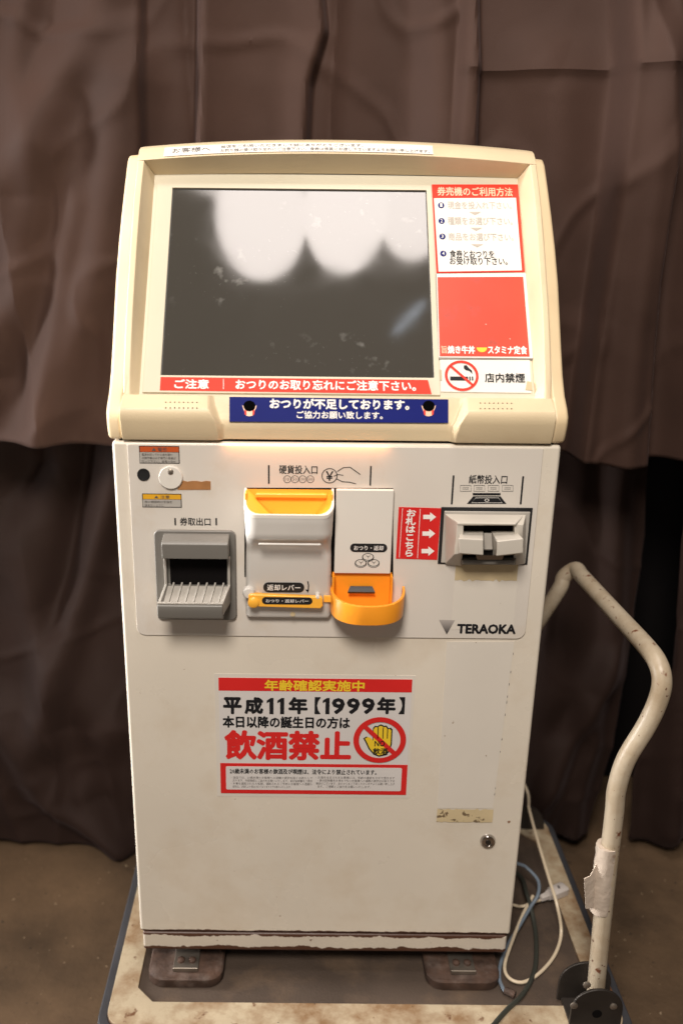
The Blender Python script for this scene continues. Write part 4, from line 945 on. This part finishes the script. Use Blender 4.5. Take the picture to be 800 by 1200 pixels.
quad_decal('menu_field', C2, [(515, 417.5), (620, 418), (612.5, 324.5), (512.3, 325)], 'redp', cd2, .0004)
lettering([('焼き牛丼', (524, 405.5, 556, 415)), ('スタミナ定食', (571, 405.5, 617, 415.5))], C2, 'lett', cd2, .0008, bold=.035)
lettering([('旨', (517, 405.5, 523.5, 414.5))], C2, 'skin', cd2, .0008, bold=.01)
bw_ = MB(); c = C2.ab(564, 408.5); P = [C2.pt(c[0] + .0062 * math.cos(t), c[1] + .0062 * math.sin(t) + .001, .0008) for t in [math.pi + math.pi * i / 14 for i in range(15)]]
bw_.add(P, [tuple(range(15))]); bw_.build('bowl_symbol', 'yel', cd2, recalc=False)
ns = quad_decal('no_smoking_sticker', S, [(516, 459.5), (622, 461), (620, 422.5), (515, 422)], 'pwhite', mach, .0012, .0011, label='white no smoking sticker with worn corners')
NS = Plane(S.pt(0, 0, .0012), S.x, S.u)
c = NS.ab(540.5, 440.5); rr_ = (NS.ab(560.5, 440)[0] - NS.ab(521, 440)[0]) / 2
sm = MB(); ring2d(NS, c[0], c[1], rr_ * .84, rr_, .0010, 0, sm, 48); stroke(NS, [(c[0] - rr_ * .64, c[1] + rr_ * .64), (c[0] + rr_ * .64, c[1] - rr_ * .64)], rr_ * .15, .0010, sm); sm.build('prohibition_ring', 'redb', ns, recalc=False)
cg = MB()
for a, b, c_, d in ((527, 441.5, 548, 446), (549.3, 441.5, 551, 446), (552.3, 441.5, 554, 446)):
    q = NS.rect(a, b, c_, d); cg.add([NS.pt(q[0], q[1], .0006), NS.pt(q[2], q[1], .0006), NS.pt(q[2], q[3], .0006), NS.pt(q[0], q[3], .0006)], [(0, 1, 2, 3)])
q = pxs(NS, [(543, 428.5), (546, 428), (548.5, 431), (552.5, 434.5), (553, 438.5), (549.5, 435), (545.5, 434), (543, 432)]); cg.add([NS.pt(a, b, .0006) for a, b in q], [tuple(range(8))])
cg.build('cigarette_symbol', 'ink', ns, recalc=False)
lettering([('店内禁煙', (567.5, 437.5, 614.5, 448.5))], NS, 'ink', ns, .0006, bold=.016)
for px4 in ([(617, 447), (622.5, 448), (623, 458), (615, 457)], [(514.8, 433), (517, 434), (517.5, 446), (515.5, 446)]):
    quad_decal('torn_patch', NS, px4[::-1], 'residue2', ns, .0008)
# label along the top of the hood
HPl = Plane((0, .1888, 1.0300 + zc), (1, 0, 0), (0, .0070, .0070))
def hoodpt(x, t, h):  # t 0..1 over the strip height, following the arch
    y = .1858 + (.2005 - .1858) * t; z = 1.0273 + (1.0393 - 1.0273) * t + arch(x); n = Vector((0, -.66, .75)); return Vector((x, y, z + zc)) + n * h
xa1, xb1 = HPl.ab(193, 178)[0], HPl.ab(506, 180)[0]
hl = MB(); hl.loft([[hoodpt(xa1 + (xb1 - xa1) * i / 24, t, .0012) for i in range(25)] for t in (.05, .5, .95)], False); hlo = hl.build('guest_notice', 'pwhite', mach, recalc=False)
def hoodtext(t, xa, xb, t0, t1, m_, bold):
    vs, fs = text_mesh(t, 0, 1); ax = min(q.x for q in vs); bx2 = max(q.x for q in vs); ay = min(q.y for q in vs); by = max(q.y for q in vs)
    mb = MB(); mb.v = [hoodpt(xa + (q.x - ax) / (bx2 - ax) * (xb - xa), t0 + (q.y - ay) / (by - ay) * (t1 - t0), .0016) for q in vs]; mb.f = fs
    return mb.build('lettering', m_, hlo, recalc=False)
X_ = lambda u: HPl.ab(u, 180)[0]
hoodtext('お客様へ', X_(202), X_(247), .30, .80, 'inkmid', .01)
hoodtext('当店をご利用いただきまして誠にありがとうございます。', X_(259), X_(425), .55, .86, 'inkmid', 0)
hoodtext('お釣り銭の受け取り忘れにご注意下さい。食券は係員にお渡し下さいますようお願い申し上げます。', X_(259), X_(502), .14, .46, 'inkmid', 0)
# banner on the scooped ledge
BN = Plane((0, .0085, .7540 + zc), (1, 0, 0), (0, .0105, .0250))
bn = slab(BN, [BN.ab(269, 494.5), BN.ab(524.5, 496), BN.ab(524.5, 468.5), BN.ab(269, 465.5)], .0028, .0010).build('notice_banner', 'blue', mach)
lettering([('おつりが不足しております。', (316, 468, 479, 480.5), False, .03), ('ご協力お願い致します。', (347.5, 482.5, 448, 491.5), False, .016)], BN, 'lett', bn, .0032)
for u in (292.5, 501.5):
    fg_ = MB(); v = 480.5
    q = pxs(BN, [(u - 8.5, v - 5), (u - 5, v - 3), (u + 5, v - 3), (u + 8.5, v - 5), (u + 7.5, v - 1.5), (u + 5.5, v + 3), (u + 4, v + 7), (u, v + 8), (u - 4, v + 7), (u - 5.5, v + 3), (u - 7.5, v - 1.5)])
    slab(BN, q[::-1], .0032, .0003).build('bowing_figure', 'skin', bn)
    for d in (-1, 1):
        q = pxs(BN, [(u + d * 6, v + .5), (u + d * 5.5, v + 6), (u + d * 3.5, v + 6.5), (u + d * 3.6, v + 1)]); slab(BN, q if d < 0 else q[::-1], .0035, .0002).build('figure_clothing', 'redb', bn)
    blob(BN, u, v - 4.2, 7.0, 6.2, 'hair', bn, .0038, 'figure_hair')
# loudspeaker holes left and right of the banner
def facept(x, u, v):   # point on the light face of the ledge (between profile points 5 and 6)
    return Py(u, v, 0)
LPn = Plane((0, .0022, .76125 + zc), (1, 0, 0), (0, .0235, .0105))
for grp in (194.5, 562.5):
    for r_i, v in enumerate((471.5, 478)):
        for i in range(8):
            u = grp + i * 5.2
            P = LPn.pt(*LPn.ab(u, v + (1.0 if grp > 300 else 0) + (.3 * i / 8)), .0002)
            MB().cyl(P + LPn.n * .0003, -LPn.n, .0008, .0006, 8).build('speaker_hole', 'dark', bezel)
# seam between cheek and bezel bottoms is the real gap between the two parts

# ================================================================== CABLES on the deck
dz = DECK + .0025
def cord(name, pts, r, m, label):
    return MB().tube(pts, r, 8, 8).build(name, m, mach, smooth=True, label=label)
P_ = lambda u, v, h=.0: Pz(u, v, DECK - .0035 + h)
cord('power_cord', [Vector((.252, .348, .42)), Py(612, 915, .335), Py(620, 950, .27), Py(631, 990, .20), Py(643, 1030, .13), Py(652, 1060, .09), P_(657, 1092, .012), P_(650, 1118, .006), P_(632, 1140, .005), P_(612, 1151, .005), P_(596, 1146, .006), P_(591, 1131, .006), P_(600, 1102, .010), P_(613, 1070, .016), P_(624, 1050, .020)], .0025, 'cordw',
     'ivory power cord hanging beside the machine and looping on the cart deck')
bcord = cord('power_cord', [Vector((.24, .20, dz + .05)), P_(606, 1012, .05), P_(618, 1018, .045), P_(630, 1032, .036), P_(630, 1048, .03), P_(621, 1063, .02), P_(607, 1087, .012), P_(594, 1108, .007), P_(586, 1130, .006), P_(585, 1148, .006), P_(591, 1162, .008)], .0026, 'cordb',
     'light blue cord arching out from behind the machine to a small connector')
cord('power_cord', [Vector((.235, .22, dz + .02)), P_(603, 1022, .012), P_(617, 1048, .024), P_(626, 1085, .006), P_(628, 1115, .006), P_(625, 1140, .006), P_(612, 1165, .006), P_(592, 1185, .012), P_(574, 1206, .018)], .0034, 'cordk',
     'thick dark grey-green cord running forward over the cart edge')
pcord = cord('power_cord', [Vector((.245, .15, dz + .012)), P_(600, 1060, .006), P_(612, 1062, .012), P_(622, 1058, .016), P_(632, 1055, .012)], .0022, 'cordw', 'short ivory cord leading from the cabinet to the white plug')
pa, pb = P_(633, 1054, .012), P_(661, 1042, .010)
ax_ = (pb - pa).normalized(); sd_ = ax_.cross(Vector((0, 0, 1))).normalized(); upv = sd_.cross(ax_)
def bsec(t, w_, h_): 
    c_ = pa.lerp(pb, t) + upv * .002; return [c_ + sd_ * a * w_ + upv * b * h_ for a, b in ((-1, -.7), (-.7, -1), (.7, -1), (1, -.7), (1, .7), (.7, 1), (-.7, 1), (-1, .7))]
plg = MB().loft([bsec(0, .004, .004), bsec(.28, .005, .005), bsec(.30, .0065, .0065), bsec(.42, .0065, .0065), bsec(.44, .0095, .007), bsec(.95, .0100, .0075), bsec(1.0, .0085, .0065)], True, True, True)
plo = plg.build('plug', 'plug', pcord, smooth=True)
pp_ = pa.lerp(pb, .72) + upv * .0098; MB().box(pp_.x - .0016, pp_.x + .0016, pp_.y - .0030, pp_.y + .0030, pp_.z - .001, pp_.z + .0004).build('plug_slot', 'inkmid', pcord)
a_, b_3 = P_(591, 1160, .008), P_(603, 1166, .008)
cn = MB().tube([a_, a_.lerp(b_3, .5), b_3], .0052, 10, 3).build('connector', 'foot', bcord, smooth=True)
# warm lamp under the housing that lights the coin opening
cl_ = lamp('coin_lamp', (0, 0, 0), (0, 0, -1), .19, .007, .055, (1.0, .38, .12), 'RECTANGLE', 150); cl_.matrix_world = Matrix.Translation((-.035, -.0060, Z0 + .7160))
bpy.context.view_layer.update()
